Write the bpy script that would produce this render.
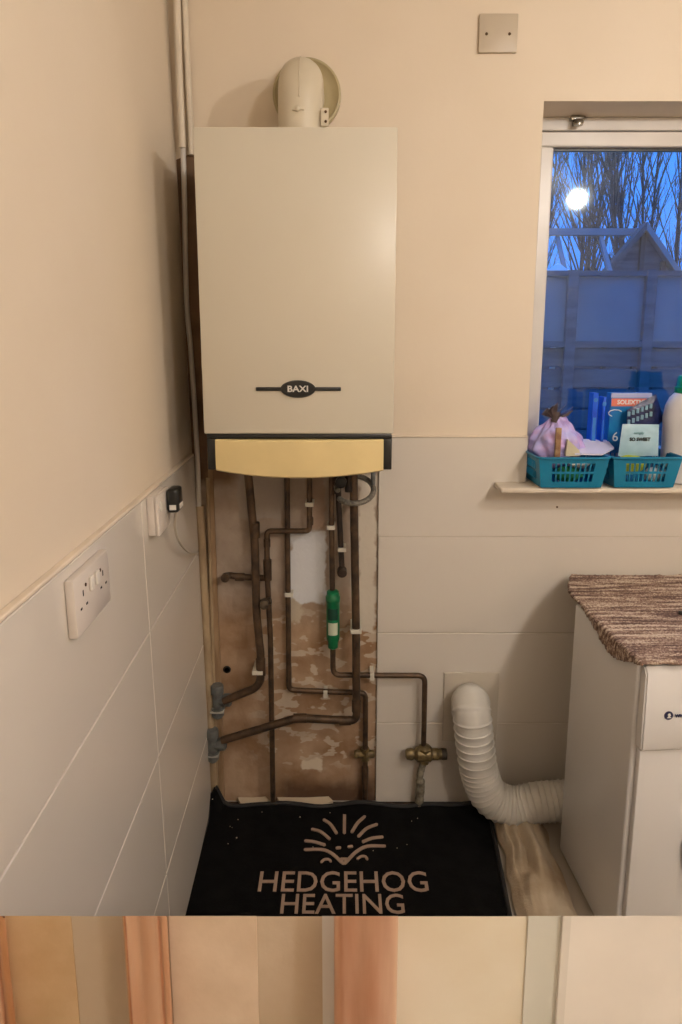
import bpy, bmesh, math, random
from mathutils import Vector, Matrix, noise
from math import sin, cos, pi, tan, atan, radians

for o in list(bpy.data.objects): bpy.data.objects.remove(o)
S = bpy.context.scene
C = S.collection

# ------------------------------------------------------------------ camera
F, PX, PY, W_, H_ = 650.0, 341.0, 457.0, 682, 1024
PITCH = atan(115/650)
CAM = Vector((0, -1.64, 1.275))
cd = bpy.data.cameras.new('camera'); cam = bpy.data.objects.new('camera', cd); C.objects.link(cam)
cam.location = CAM
cam.rotation_euler = (pi/2 - PITCH, 0, 0)
cd.sensor_fit = 'VERTICAL'; cd.sensor_height = 24; cd.lens = 24*F/H_
cd.shift_y = -(H_/2 - PY)/H_
cd.clip_start = .02; cd.clip_end = 100
S.camera = cam

# ------------------------------------------------------------------ world, light, exposure
LAMP_POS, LAMP_R, LAMP_STRENGTH = (1.10, -1.30, 1.93), .032, 560.0      # pendant just outside the frame on the right
FILL_POS, FILL_R, FILL_STRENGTH = (1.12, -2.45, 2.08), .085, 135.0        # unseen fill globe behind the camera, added to brighten the partition front
LAMP_COL = (1.0, .925, .86, 1)
SKY_STRENGTH = 1.8
S.view_settings.view_transform = 'Standard'
S.view_settings.look = 'None'
S.view_settings.gamma = 1
S.view_settings.use_curve_mapping = False
S.view_settings.exposure = 0.0
w = bpy.data.worlds.new('dusk'); S.world = w; w.use_nodes = True
nt = w.node_tree; nt.nodes.clear()
wo = nt.nodes.new('ShaderNodeOutputWorld'); bg = nt.nodes.new('ShaderNodeBackground')
tc = nt.nodes.new('ShaderNodeTexCoord'); sp = nt.nodes.new('ShaderNodeSeparateXYZ'); cr = nt.nodes.new('ShaderNodeValToRGB')
nt.links.new(tc.outputs['Generated'], sp.inputs[0]); nt.links.new(sp.outputs['Z'], cr.inputs[0])
cr.color_ramp.elements[0].position = 0.0; cr.color_ramp.elements[0].color = (.05, .20, .62, 1)
cr.color_ramp.elements[1].position = .45; cr.color_ramp.elements[1].color = (.07, .28, .88, 1)
nt.links.new(cr.outputs[0], bg.inputs[0]); bg.inputs[1].default_value = SKY_STRENGTH
nt.links.new(bg.outputs[0], wo.inputs[0])

# ------------------------------------------------------------------ helpers
def ray(px, py):
    return Vector((1,0,0))*((px-PX)/F) + Vector((0, sin(PITCH), cos(PITCH)))*(-(py-PY)/F) + Vector((0, cos(PITCH), -sin(PITCH)))
def at(px, py, Y):
    r = ray(px, py); return CAM + r*((Y-CAM.y)/r.y)
def atz(px, py, Z):
    r = ray(px, py); return CAM + r*((Z-CAM.z)/r.z)

def lin(c):
    return tuple(((v/255)/12.92 if v/255 <= .04045 else ((v/255+.055)/1.055)**2.4) for v in c) + (1,)
MATS = {}
def mat(name, col, rough=.6, metal=0, spec=.5, var=None, vscale=8, bump=0, bscale=60, stretch=None, coat=0, alpha=None, emit=None):
    if name in MATS: return MATS[name]
    m = bpy.data.materials.new(name); m.use_nodes = True
    n = m.node_tree.nodes; l = m.node_tree.links; b = n['Principled BSDF']
    b.inputs['Roughness'].default_value = rough; b.inputs['Metallic'].default_value = metal
    b.inputs['Specular IOR Level'].default_value = spec
    if coat: b.inputs['Coat Weight'].default_value = coat
    c = lin(col)
    b.inputs['Base Color'].default_value = c
    co = n.new('ShaderNodeTexCoord'); mp = n.new('ShaderNodeMapping'); l.new(co.outputs['Object'], mp.inputs[0])
    if stretch: mp.inputs['Scale'].default_value = stretch
    nz = n.new('ShaderNodeTexNoise'); nz.inputs['Scale'].default_value = vscale; nz.inputs['Detail'].default_value = 5
    l.new(mp.outputs[0], nz.inputs['Vector'])
    v = var if var else tuple(max(0, x*.95) for x in col)
    r = n.new('ShaderNodeValToRGB'); r.color_ramp.elements[0].position = .35; r.color_ramp.elements[1].position = .65
    r.color_ramp.elements[0].color = lin(v); r.color_ramp.elements[1].color = c
    l.new(nz.outputs['Fac'], r.inputs[0]); l.new(r.outputs[0], b.inputs['Base Color'])
    if bump:
        n2 = n.new('ShaderNodeTexNoise'); n2.inputs['Scale'].default_value = bscale; n2.inputs['Detail'].default_value = 4
        l.new(mp.outputs[0], n2.inputs['Vector'])
        bp = n.new('ShaderNodeBump'); bp.inputs['Strength'].default_value = bump; bp.inputs['Distance'].default_value = .004
        l.new(n2.outputs['Fac'], bp.inputs['Height']); l.new(bp.outputs[0], b.inputs['Normal'])
    if alpha is not None: b.inputs['Alpha'].default_value = alpha
    if emit:
        b.inputs['Emission Color'].default_value = emit[0]; b.inputs['Emission Strength'].default_value = emit[1]
    MATS[name] = m
    return m

def tag(o, label=None, cat=None, group=None, kind=None):
    if label: o['label'] = label
    if cat: o['category'] = cat
    if group: o['group'] = group
    if kind: o['kind'] = kind
    return o
def M4(o):
    return Matrix.Translation(o.location) @ o.rotation_euler.to_matrix().to_4x4()
def WM(o):
    m = M4(o)
    while o.parent: o = o.parent; m = M4(o) @ m
    return m
def thing(name, label, cat, loc=(0,0,0), rz=0, group=None):
    o = bpy.data.objects.new(name, None); C.objects.link(o); o.empty_display_size = .05
    o.location = loc; o.rotation_euler = (0,0,rz)
    return tag(o, label, cat, group)
def obj(name, bm, m, parent=None, local=False, smooth=False, label=None, mats=None):
    me = bpy.data.meshes.new(name)
    bmesh.ops.recalc_face_normals(bm, faces=bm.faces)
    bm.to_mesh(me); bm.free()
    if parent is not None and not local: me.transform(WM(parent).inverted())
    if smooth:
        me.polygons.foreach_set('use_smooth', [True]*len(me.polygons))
        try: me.set_sharp_from_angle(angle=radians(40))
        except Exception: pass
    for x in (mats or [m]): me.materials.append(x)
    o = bpy.data.objects.new(name, me); C.objects.link(o)
    if parent is not None: o.parent = parent
    if label: o['label'] = label
    return o
def centre_origin(o):
    """put a top-level mesh's origin at its base centre"""
    me = o.data
    xs = [v.co for v in me.vertices]
    c = Vector(((min(v.x for v in xs)+max(v.x for v in xs))/2, (min(v.y for v in xs)+max(v.y for v in xs))/2, min(v.z for v in xs)))
    me.transform(Matrix.Translation(-c)); o.location = c
    return o
def new(): return bmesh.new()
def box(bm, x0, x1, y0, y1, z0, z1, bev=0, seg=2, mi=0):
    vs = [bm.verts.new((x,y,z)) for x in (x0,x1) for y in (y0,y1) for z in (z0,z1)]
    fs = [bm.faces.new([vs[i] for i in f]) for f in ((0,1,3,2),(4,6,7,5),(0,4,5,1),(2,3,7,6),(0,2,6,4),(1,5,7,3))]
    for f in fs: f.material_index = mi
    if bev:
        es = list({e for f in fs for e in f.edges})
        bmesh.ops.bevel(bm, geom=es, offset=bev, segments=seg, profile=.5, affect='EDGES')
    return bm
def fillet(pts, r, n=6):
    pts = [Vector(p) for p in pts]; out = [pts[0]]
    for i in range(1, len(pts)-1):
        a, b, c = pts[i-1], pts[i], pts[i+1]
        d1 = (a-b); d2 = (c-b); rr = min(r, d1.length*.45, d2.length*.45)
        p0 = b + d1.normalized()*rr; p1 = b + d2.normalized()*rr
        for k in range(n+1):
            t = k/n; out.append(p0*(1-t)**2 + b*2*t*(1-t) + p1*t*t)
    out.append(pts[-1]); return out
def resample(pts, step):
    pts = [Vector(p) for p in pts]; out = [pts[0].copy()]; d = 0
    L = [0]
    for i in range(1, len(pts)): L.append(L[-1] + (pts[i]-pts[i-1]).length)
    n = max(2, int(L[-1]/step)); j = 1
    for k in range(1, n+1):
        s = L[-1]*k/n
        while j < len(pts)-1 and L[j] < s: j += 1
        t = (s-L[j-1])/max(1e-9, L[j]-L[j-1]); out.append(pts[j-1].lerp(pts[j], min(1,max(0,t))))
    return out
def spline(pts, n=12):
    P = [Vector(p) for p in pts]; P = [P[0]*2-P[1]] + P + [P[-1]*2-P[-2]]; out = []
    for i in range(1, len(P)-2):
        for k in range(n):
            t = k/n; a, b, c, d = P[i-1:i+3]
            out.append(.5*((2*b)+(c-a)*t+(2*a-5*b+4*c-d)*t*t+(3*b-a-3*c+d)*t**3))
    out.append(P[-2]); return out
def tube(bm, pts, r, seg=14, caps=True, closed=False):
    """r: number or function(arc length)"""
    pts = [Vector(p) for p in pts]; n = len(pts); rings = []; s = 0
    up = None
    for i, p in enumerate(pts):
        if i: s += (p-pts[i-1]).length
        if closed: t = (pts[(i+1) % n]-pts[i-1]).normalized()
        else: t = (pts[min(i+1,n-1)]-pts[max(i-1,0)]).normalized()
        if up is None: up = t.orthogonal().normalized()
        up = (up - t*up.dot(t)).normalized(); sd = t.cross(up)
        rr = r(s) if callable(r) else r
        rings.append([bm.verts.new(p + (up*cos(2*pi*k/seg)+sd*sin(2*pi*k/seg))*rr) for k in range(seg)])
    m = n if closed else n-1
    for i in range(m):
        a = rings[i]; b = rings[(i+1) % n]
        for k in range(seg): bm.faces.new((a[k], a[(k+1)%seg], b[(k+1)%seg], b[k]))
    if caps and not closed:
        bm.faces.new(rings[0][::-1]); bm.faces.new(rings[-1])
    return bm
def lathe(bm, prof, c=(0,0,0), seg=32, axis='z', sx=1, sy=1):
    """prof: (radius, height) pairs"""
    rings = []; c = Vector(c)
    for r, h in prof:
        ring = []
        for k in range(seg):
            a = 2*pi*k/seg; u, v = r*cos(a)*sx, r*sin(a)*sy
            p = {'z': (u, v, h), 'y': (u, h, v), 'x': (h, u, v)}[axis]
            ring.append(bm.verts.new(c + Vector(p)))
        rings.append(ring)
    for a, b in zip(rings, rings[1:]):
        for k in range(seg): bm.faces.new((a[k], a[(k+1)%seg], b[(k+1)%seg], b[k]))
    bm.faces.new(rings[0][::-1]); bm.faces.new(rings[-1])
    return bm
def prism(bm, pts, d):
    """extrude the closed polygon pts by vector d"""
    a = [bm.verts.new(p) for p in pts]; b = [bm.verts.new(Vector(p)+Vector(d)) for p in pts]; n = len(a)
    bm.faces.new(a); bm.faces.new(b[::-1])
    for i in range(n): bm.faces.new((a[i], b[i], b[(i+1)%n], a[(i+1)%n]))
    return bm
def text(name, body, size, M, m, parent, depth=.0006, xs=1.0, label=None, bold=0):
    cu = bpy.data.curves.new('t', 'FONT'); cu.body = body; cu.size = size; cu.extrude = depth; cu.offset = bold
    cu.align_x = 'CENTER'; cu.align_y = 'CENTER'; cu.resolution_u = 3
    to = bpy.data.objects.new('t', cu); C.objects.link(to)
    bpy.context.view_layer.update()
    me = bpy.data.meshes.new_from_object(to.evaluated_get(bpy.context.evaluated_depsgraph_get()))
    bpy.data.objects.remove(to); bpy.data.curves.remove(cu)
    me.transform(WM(parent).inverted() @ M @ Matrix.Diagonal((xs,1,1,1)))
    me.materials.clear(); me.materials.append(m)
    o = bpy.data.objects.new(name, me); C.objects.link(o); o.parent = parent
    if label: o['label'] = label
    return o
FRONT = Matrix.Rotation(pi/2, 4, 'X')       # text facing -y
def place(p, R=FRONT): return Matrix.Translation(p) @ R

# ------------------------------------------------------------------ materials
paint = mat('warm_painted_plaster', (226,212,192), .55, spec=.3, var=(221,206,184), vscale=2, bump=.12, bscale=45)
tile = mat('glossy_white_tile', (218,210,199), .12, spec=.5, var=(214,206,194), vscale=1.5)
grout = mat('pale_grout', (205,196,180), .8)
ceil_m = mat('ceiling_white', (228,222,212), .8)
white_pl = mat('white_plastic', (226,221,212), .35)
cream_pl = mat('cream_plastic', (228,206,150), .4)
case_m = mat('boiler_enamel', (208,201,184), .32, var=(205,197,179), vscale=3)
black_pl = mat('black_plastic', (28,29,28), .35)
pipe_m = mat('tarnished_copper', (104,82,62), .45, metal=.5, var=(68,55,44), vscale=30, bump=.2, bscale=150)
brass_m = mat('dull_brass', (150,130,88), .45, metal=.6, var=(96,82,58), vscale=60, bump=.3, bscale=120)
grey_pl = mat('grey_fitting_plastic', (112,114,112), .5, var=(84,84,80), vscale=40)
clip_m = mat('white_clip_plastic', (214,208,192), .5)
upvc = mat('window_upvc', (216,210,202), .3)
chrome = mat('worn_chrome', (190,188,180), .25, metal=1, var=(120,110,90), vscale=40)
dark_m = mat('dark_recess', (30,26,24), .8)

def bare_material():
    m = bpy.data.materials.new('bare_stained_plaster'); m.use_nodes = True
    n = m.node_tree.nodes; l = m.node_tree.links; b = n['Principled BSDF']; b.inputs['Roughness'].default_value = .9
    geo = n.new('ShaderNodeNewGeometry'); pos = geo.outputs['Position']
    def noise_(scale, det=6, dist=0):
        q = n.new('ShaderNodeTexNoise'); q.inputs['Scale'].default_value = scale; q.inputs['Detail'].default_value = det
        q.inputs['Distortion'].default_value = dist; l.new(pos, q.inputs['Vector']); return q.outputs['Fac']
    def ramp(fac, a, b_, ca, cb):
        r = n.new('ShaderNodeValToRGB'); r.color_ramp.elements[0].position = a; r.color_ramp.elements[1].position = b_
        r.color_ramp.elements[0].color = ca; r.color_ramp.elements[1].color = cb; l.new(fac, r.inputs[0]); return r.outputs[0]
    def mix(f, a, b_):
        x = n.new('ShaderNodeMix'); x.data_type = 'RGBA'; l.new(f, x.inputs[0]); l.new(a, x.inputs[6])
        if isinstance(b_, tuple): x.inputs[7].default_value = b_
        else: l.new(b_, x.inputs[7])
        return x.outputs[2]
    def math_(op, a, b_):
        x = n.new('ShaderNodeMath'); x.operation = op; x.use_clamp = (op == 'MULTIPLY')
        for i, v in enumerate((a, b_)):
            if isinstance(v, (int,float)): x.inputs[i].default_value = v
            else: l.new(v, x.inputs[i])
        return x.outputs[0]
    K = (0,0,0,1); Wt = (1,1,1,1)
    sep = n.new('ShaderNodeSeparateXYZ')
    # distorted position for ragged stain edges
    nv = n.new('ShaderNodeTexNoise'); nv.inputs['Scale'].default_value = 22; nv.inputs['Detail'].default_value = 5; l.new(pos, nv.inputs['Vector'])
    vm = n.new('ShaderNodeVectorMath'); vm.operation = 'MULTIPLY_ADD'; l.new(nv.outputs['Color'], vm.inputs[0]); vm.inputs[1].default_value = (.05,.05,.05); l.new(pos, vm.inputs[2])
    l.new(vm.outputs[0], sep.inputs[0])
    def rect(x0, x1, z0, z1, soft=.006):
        off = .025
        fs = []
        for out, lo, hi in (('X', x0+off, x1+off), ('Z', z0+off, z1+off)):
            c, h = (lo+hi)/2, (hi-lo)/2
            d = math_('ABSOLUTE', math_('SUBTRACT', sep.outputs[out], c), 0)
            mr = n.new('ShaderNodeMapRange'); l.new(d, mr.inputs[0]); mr.inputs[1].default_value = h; mr.inputs[2].default_value = h-soft
            fs.append(mr.outputs[0])
        return math_('MULTIPLY', fs[0], fs[1])
    base = ramp(noise_(9), .38, .62, lin((150,116,84)), lin((184,156,128)))
    base = mix(math_('MULTIPLY', rect(-.46, .2, .52, 1.1, .12), .8), base, ramp(noise_(14, 5), .3, .7, lin((156,142,128)), lin((188,174,160))))
    # scattered filler patches, lower down
    sc = n.new('ShaderNodeMapping'); l.new(pos, sc.inputs[0]); sc.inputs['Scale'].default_value = (1,1,1.9)
    q = n.new('ShaderNodeTexNoise'); q.inputs['Scale'].default_value = 17; q.inputs['Detail'].default_value = 2.5; l.new(sc.outputs[0], q.inputs['Vector'])
    patch = ramp(q.outputs['Fac'], .535, .56, K, Wt)
    zone = rect(-.26, .16, .08, .60, .07)
    base = mix(math_('MULTIPLY', math_('MULTIPLY', patch, zone), .72), base, lin((206,192,172)))
    def wpatch(px0, px1, py0, py1, col, f=1.0):
        nonlocal base
        a = at(px0, py1, 0); b2 = at(px1, py0, 0)
        base = mix(math_('MULTIPLY', rect(a.x, b2.x, a.z, b2.z), f), base, lin(col))
    wpatch(288, 327, 528, 603, (218,218,220))
    wpatch(357, 378, 474, 632, (206,196,180))
    wpatch(305, 326, 478, 528, (162,132,110), .6)
    wpatch(238, 287, 474, 520, (172,160,148), .8)
    wpatch(300, 322, 757, 772, (214,200,178))
    wpatch(288, 302, 600, 622, (196,182,160))
    # dark damp stain along the bottom
    dk = rect(-.2, .14, -.1, .085, .05)
    base = mix(math_('MULTIPLY', dk, .8), base, lin((74,48,30)))
    dk = rect(-.46, -.262, .9, 1.75, .03)  # dark brown beside the boiler: dirt, plus shading mixed into the colour
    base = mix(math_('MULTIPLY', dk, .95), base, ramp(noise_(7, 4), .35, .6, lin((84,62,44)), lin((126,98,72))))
    l.new(base, b.inputs['Base Color'])
    bp = n.new('ShaderNodeBump'); bp.inputs['Strength'].default_value = .5; bp.inputs['Distance'].default_value = .006
    l.new(noise_(40, 8), bp.inputs['Height']); l.new(bp.outputs[0], b.inputs['Normal'])
    return m
bare = bare_material()

# ------------------------------------------------------------------ the room
WA = 0.0246                                   # the left wall is a little out of square and leans out at the top
LROT = atan(WA); LEAN = -.0137
LO = Vector((-.368, 0, 0)); LMAT = Matrix.Rotation(LROT, 3, 'Z') @ Matrix.Rotation(LEAN, 3, 'Y')
def LW(x, y, z): return LO + LMAT @ Vector((x, y, z))      # a point in the left wall's own frame: x out of it, y along it
def LX(y, z=0): return LW(0, y, z).x
WIN_X, WIN_T, WIN_B, REC = .474, 1.829, .905, .107
RX, RY, CZ = 2.3, -3.1, 2.25
bm = new(); box(bm, -.7, RX+.1, RY-.1, .3, -.1, 0); tag(obj('floor', bm, mat('floor_vinyl', (184,174,160), .5, var=(168,156,140), vscale=5)), kind='structure')
FLO = [o for o in C.objects if o.name == 'floor'][0]
bm = new(); box(bm, -.36, .44, -.062, -.0095, 0, .003, .001); obj('rotten_edge', bm, mat('dark_rotten_edge', (74,54,38), .9, var=(38,28,20), vscale=30, bump=.6), FLO, label='dark rotten strip of floor along the wall')
bm = new(); box(bm, -.7, RX+.1, RY-.1, .3, CZ, CZ+.1); tag(obj('ceiling', bm, ceil_m), kind='structure')
bm = new(); box(bm, RX, RX+.1, RY, .3, 0, CZ); tag(obj('wall_right', bm, paint), kind='structure')
bm = new(); box(bm, -.7, RX+.1, RY-.1, RY, 0, CZ); tag(obj('wall_rear', bm, paint), kind='structure')
# left wall in its own frame (local x = out of wall)
bm = new(); box(bm, -.1, 0, RY-.1, .3, -.01, CZ+.01)
wl = obj('wall_left', bm, paint); wl.location = LO; wl.rotation_euler = (0,LEAN,LROT); tag(wl, kind='structure')
TT = .009
bm = new(); rows = [-.1, .226, .484, .742, .992]; cols = [-3.0, -2.7, -2.2, -1.66, -1.12, -.502, -.012]
box(bm, 0, TT-.0022, -3.0, -.012, 0, .992, mi=1)
for i in range(4):
    for j in range(6):
        box(bm, .0, TT, cols[j]+.0013, cols[j+1]-.0013, max(0, rows[i])+.0013, rows[i+1]-.0013, bev=.0012, seg=1)
obj('tile_cladding', bm, tile, wl, local=True, mats=[tile, grout])
bm = new(); box(bm, 0, TT+.002, -3.0, -.03, .993, .999, bev=.002)
obj('tile_edge_trim', bm, mat('cream_edge_trim', (230,214,194), .5), wl, local=True)
# back wall with the window opening; bare patch behind and below the boiler
BX0, BX1 = -.262, at(377.5, 600, 0).x
bm = new()
box(bm, -.6, WIN_X, 0, .2, 0, CZ); box(bm, WIN_X, RX, 0, .2, WIN_T, CZ); box(bm, WIN_X, RX, 0, .2, 0, WIN_B)
box(bm, 1.75, RX, 0, .2, WIN_B, WIN_T)
wb = tag(obj('wall_back', bm, paint), kind='structure')
bm = new(); N = 60
pts = [(LX(0)+.001,0), (BX1+.004,0), (BX1+.004,1.05), (-.24,1.05), (-.24,1.73), (-.30,1.735), (LX(0,1.70)+.001,1.70)]
prism(bm, [(x,-.0015,z) for x,z in pts], (0,.002,0)); obj('bare_plaster_patch', bm, bare, wb)
bm = new(); zr = [-.02, .245, .508, .776, 1.037]
box(bm, BX1, WIN_X, -TT+.002, 0, 0, 1.037, mi=1); box(bm, WIN_X, RX, -TT+.002, 0, 0, WIN_B, mi=1)
for i in range(4):
    z0, z1 = max(0,zr[i])+.0012, zr[i+1]-.0012
    if i < 3:
        box(bm, BX1, 1.10, -TT, 0, z0, z1, bev=.0012, seg=1); box(bm, 1.103, RX, -TT, 0, z0, z1, bev=.0012, seg=1)
    else:
        prism(bm, [(BX1,-TT,z0),(RX,-TT,z0),(RX,-TT,WIN_B-.002),(WIN_X,-TT,WIN_B-.002),(WIN_X,-TT,z1),(BX1,-TT,z1)], (0,TT,0))
obj('tile_cladding', bm, tile, wb, mats=[tile, grout])
bm = new(); box(bm, BX1-.003, WIN_X, -TT-.001, 0, 1.037, 1.0405, bev=.001); obj('tile_edge_trim', bm, MATS['cream_edge_trim'], wb)

# low partition in the foreground with a splayed top, its face split into upright zones of differing tone
PYF, PZT = -1.14, .7705
sc = 1122.0
def pxx(p): return (p-341)/sc
bm = new()
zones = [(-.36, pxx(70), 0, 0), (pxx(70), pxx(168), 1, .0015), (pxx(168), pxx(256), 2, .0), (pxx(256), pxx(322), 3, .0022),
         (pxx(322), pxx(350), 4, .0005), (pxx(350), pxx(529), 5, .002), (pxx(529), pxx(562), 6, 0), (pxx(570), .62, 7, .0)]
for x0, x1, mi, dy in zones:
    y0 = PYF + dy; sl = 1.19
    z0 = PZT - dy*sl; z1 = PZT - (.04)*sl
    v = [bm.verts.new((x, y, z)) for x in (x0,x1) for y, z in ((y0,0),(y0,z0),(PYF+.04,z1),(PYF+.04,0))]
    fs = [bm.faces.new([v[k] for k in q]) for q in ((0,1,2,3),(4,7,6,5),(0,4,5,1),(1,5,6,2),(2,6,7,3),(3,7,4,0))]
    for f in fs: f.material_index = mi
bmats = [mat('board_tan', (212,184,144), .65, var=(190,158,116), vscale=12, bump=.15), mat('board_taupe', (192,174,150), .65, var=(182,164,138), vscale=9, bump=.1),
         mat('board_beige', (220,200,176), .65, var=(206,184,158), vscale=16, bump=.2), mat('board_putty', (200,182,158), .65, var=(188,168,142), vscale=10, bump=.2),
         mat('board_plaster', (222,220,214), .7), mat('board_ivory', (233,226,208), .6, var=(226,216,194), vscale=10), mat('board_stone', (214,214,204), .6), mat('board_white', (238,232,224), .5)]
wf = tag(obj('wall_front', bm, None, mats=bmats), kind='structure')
bm = new()
x0, x1, y0 = pxx(562), pxx(570), PYF-.004
v = [bm.verts.new((x, y, z)) for x in (x0,x1) for y, z in ((y0,0),(y0,PZT+.004),(PYF+.04,PZT-.0476),(PYF+.04,0))]
for q in ((0,1,2,3),(4,7,6,5),(0,4,5,1),(1,5,6,2),(2,6,7,3),(3,7,4,0)): bm.faces.new([v[k] for k in q])
tag(obj('trim_1', bm, white_pl), kind='structure')
copper = mat('bright_copper', (248,214,184), .2, metal=.88, var=(214,156,122), vscale=30, stretch=(1,1,.08), bump=.06, bscale=80)
copper2 = mat('dull_copper', (244,208,182), .28, metal=.85, var=(216,164,136), vscale=30, stretch=(1,1,.12), bump=.08, bscale=90)
for i, (pa, pb, mm, lab) in enumerate(((124,168,copper,'shiny narrower copper pipe left of the thick one, in front of the low partition'),
                                    (333,398,copper2,'thickest copper pipe with dark specks, in front of the low partition'),
                                    (-39,4,copper,'copper pipe cut off by the left edge of the bottom strip'))):
    r = (pb-pa)/2/sc*.93; cx = pxx((pa+pb)/2)*.965; cy = PYF - r - .003
    bm = new(); seg = 40
    bot = [bm.verts.new((cx+r*cos(2*pi*k/seg), cy+r*sin(2*pi*k/seg), .0)) for k in range(seg)]
    top = [bm.verts.new((cx+r*cos(2*pi*k/seg), cy+r*sin(2*pi*k/seg), PZT-(cy+r*sin(2*pi*k/seg)-PYF)*1.007)) for k in range(seg)]
    for k in range(seg): bm.faces.new((bot[k], bot[(k+1)%seg], top[(k+1)%seg], top[k]))
    bm.faces.new(bot[::-1]); bm.faces.new(top)
    tag(centre_origin(obj('copper_pipe', bm, mm, smooth=True)), lab, 'pipe', 'copper pipes in front of the low partition')

# ------------------------------------------------------------------ window
wn = tag(bpy.data.objects.new('window_1', None), kind='structure'); C.objects.link(wn); wn.location = (WIN_X, REC, WIN_B)
WR = 1.75
GL, GT, GB = .535, 1.758, .99
bm = new()   # fixed outer frame
zt = 1.829; zf = 1.797
box(bm, WIN_X, WR, REC, REC+.07, zf, zt, .003); box(bm, WIN_X, WIN_X+.025, REC, REC+.07, WIN_B, zf, .003)
box(bm, WR-.03, WR, REC, REC+.07, WIN_B, zf, .003); box(bm, WIN_X+.025, WR-.03, REC, REC+.07, WIN_B, WIN_B+.03, .003)
obj('frame', bm, upvc, wn)
bm = new()
box(bm, WIN_X+.027, WR-.032, REC-.004, REC+.05, GT, zf-.003, .004); box(bm, WIN_X+.027, GL, REC-.004, REC+.05, WIN_B+.032, GT, .004)
box(bm, 1.66, WR-.032, REC-.004, REC+.05, WIN_B+.032, GT, .004); box(bm, GL, 1.66, REC-.004, REC+.05, WIN_B+.032, GB, .004)
obj('casement', bm, upvc, wn)
bm = new(); box(bm, GL-.001, 1.661, REC+.012, REC+.016, GT-.006, GT+.001); box(bm, GL-.001, GL+.004, REC+.012, REC+.016, GB, GT); obj('gasket', bm, black_pl, wn)
gm = bpy.data.materials.new('window_glass'); gm.use_nodes = True; n = gm.node_tree.nodes; l = gm.node_tree.links; n.clear()
go = n.new('ShaderNodeOutputMaterial'); mx = n.new('ShaderNodeMixShader'); tr = n.new('ShaderNodeBsdfTransparent'); gl = n.new('ShaderNodeBsdfGlossy')
tr.inputs[0].default_value = (.78,.93,1,1); gl.inputs['Roughness'].default_value = .045; mx.inputs[0].default_value = .05
l.new(tr.outputs[0], mx.inputs[1]); l.new(gl.outputs[0], mx.inputs[2]); l.new(mx.outputs[0], go.inputs[0])
bm = new(); box(bm, GL-.002, 1.662, REC+.016, REC+.020, GB-.002, GT+.002); obj('glass_pane', bm, gm, wn)
lt = at(577, 122, REC-.012)
bm = new(); box(bm, lt.x-.016, lt.x+.020, REC-.016, REC, lt.z+.004, lt.z+.014, .002); lathe(bm, [(.004,0),(.011,.001),(.012,.008),(.009,.014),(.003,.015)], (lt.x, REC-.022, lt.z-.012), 16)
box(bm, lt.x-.009, lt.x+.012, REC-.03, REC-.001, lt.z-.008, lt.z+.004, .002)
obj('latch', bm, chrome, wn, smooth=True)
SZ = .922
bm = new(); box(bm, .393, 1.95, -.084, -TT-.0005, .9085, SZ, .004, 3); box(bm, WIN_X+.001, WR-.001, -TT-.0005, REC-.004, .9085, SZ)
obj('window_sill', bm, mat('cream_sill_paint', (226,214,196), .5, bump=.1), wn, smooth=True)

# ------------------------------------------------------------------ boiler
B = thing('boiler', 'cream wall-hung gas boiler with black badge and yellowed lower flap', 'boiler', (-.087, -.15, .996))
bx0, bx1, bf = -.2850, .1090, -.300
bm = new(); box(bm, bx0, bx1, bf, -.004, 1.087, 1.682, .0025, 2); obj('case', bm, case_m, B, smooth=True)
bm = new(); box(bm, bx0-.0015, bx1+.0005, bf+.022, bf+.026, 1.087, 1.6835, .001); obj('case_seam', bm, mat('seam_shadow_enamel', (176,166,146), .5), B)
zb = at(300, 470, bf).z
bm = new()   # black surround: a U turned over, open below
xl, xr = at(207,450,bf).x, at(392,450,bf).x
box(bm, xl, xr, bf+.002, -.02, 1.076, 1.0865, .002); box(bm, xl, at(216,450,bf).x, bf+.002, -.02, zb, 1.076, .002); box(bm, at(383,450,bf).x, xr, bf+.002, -.02, zb, 1.076, .002)
box(bm, xl+.01, xr-.01, bf+.03, -.02, zb+.02, 1.08)
obj('lower_surround', bm, black_pl, B, smooth=True)
bm = new(); fx0, fx1 = at(215.5,450,bf).x, at(383.5,450,bf).x; n_ = 24; pts = []
zt_ = at(300,439.5,bf).z; g = []
for i in range(n_+1):
    t = i/n_; x = fx0+(fx1-fx0)*t; c = 1-(2*t-1)**2
    yb = bf - .001 - .012*c; zl = zb - .002 - .014*c
    col = []
    for (yy, zz) in ((bf+.012, zt_), (yb+.003, zt_), (yb, zt_-.003), (yb-.001, (zt_+zl)/2), (yb, zl+.003), (yb+.004, zl), (bf+.03, zl+.002)):
        col.append(bm.verts.new((x, yy, zz)))
    g.append(col)
for a, b_ in zip(g, g[1:]):
    for k in range(6): bm.faces.new((a[k], b_[k], b_[k+1], a[k+1]))
    bm.faces.new((a[6], b_[6], b_[0], a[0]))
bm.faces.new(g[0]); bm.faces.new(g[-1][::-1])
obj('flap', bm, cream_pl, B, smooth=True, label='yellowed curved flap')
bc = at(298, 389, bf-.003)
bm = new(); lathe(bm, [(.0355,0),(.036,-.003),(.033,-.006),(.0,-.0075)], (bc.x, bf, bc.z), 40, 'y', 1, .5)
l0, l1 = at(256,389,bf).x, at(341,389,bf).x
box(bm, l0, l1, bf-.0035, bf+.0005, bc.z-.0042, bc.z+.0038, .0015)
bd = obj('badge', bm, black_pl, B, smooth=True)
text('badge_lettering', 'BAXI', .0175, place((bc.x, bf-.0078, bc.z)), mat('silver_print', (215,212,205), .4), bd, xs=1.15, bold=.0004)
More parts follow.
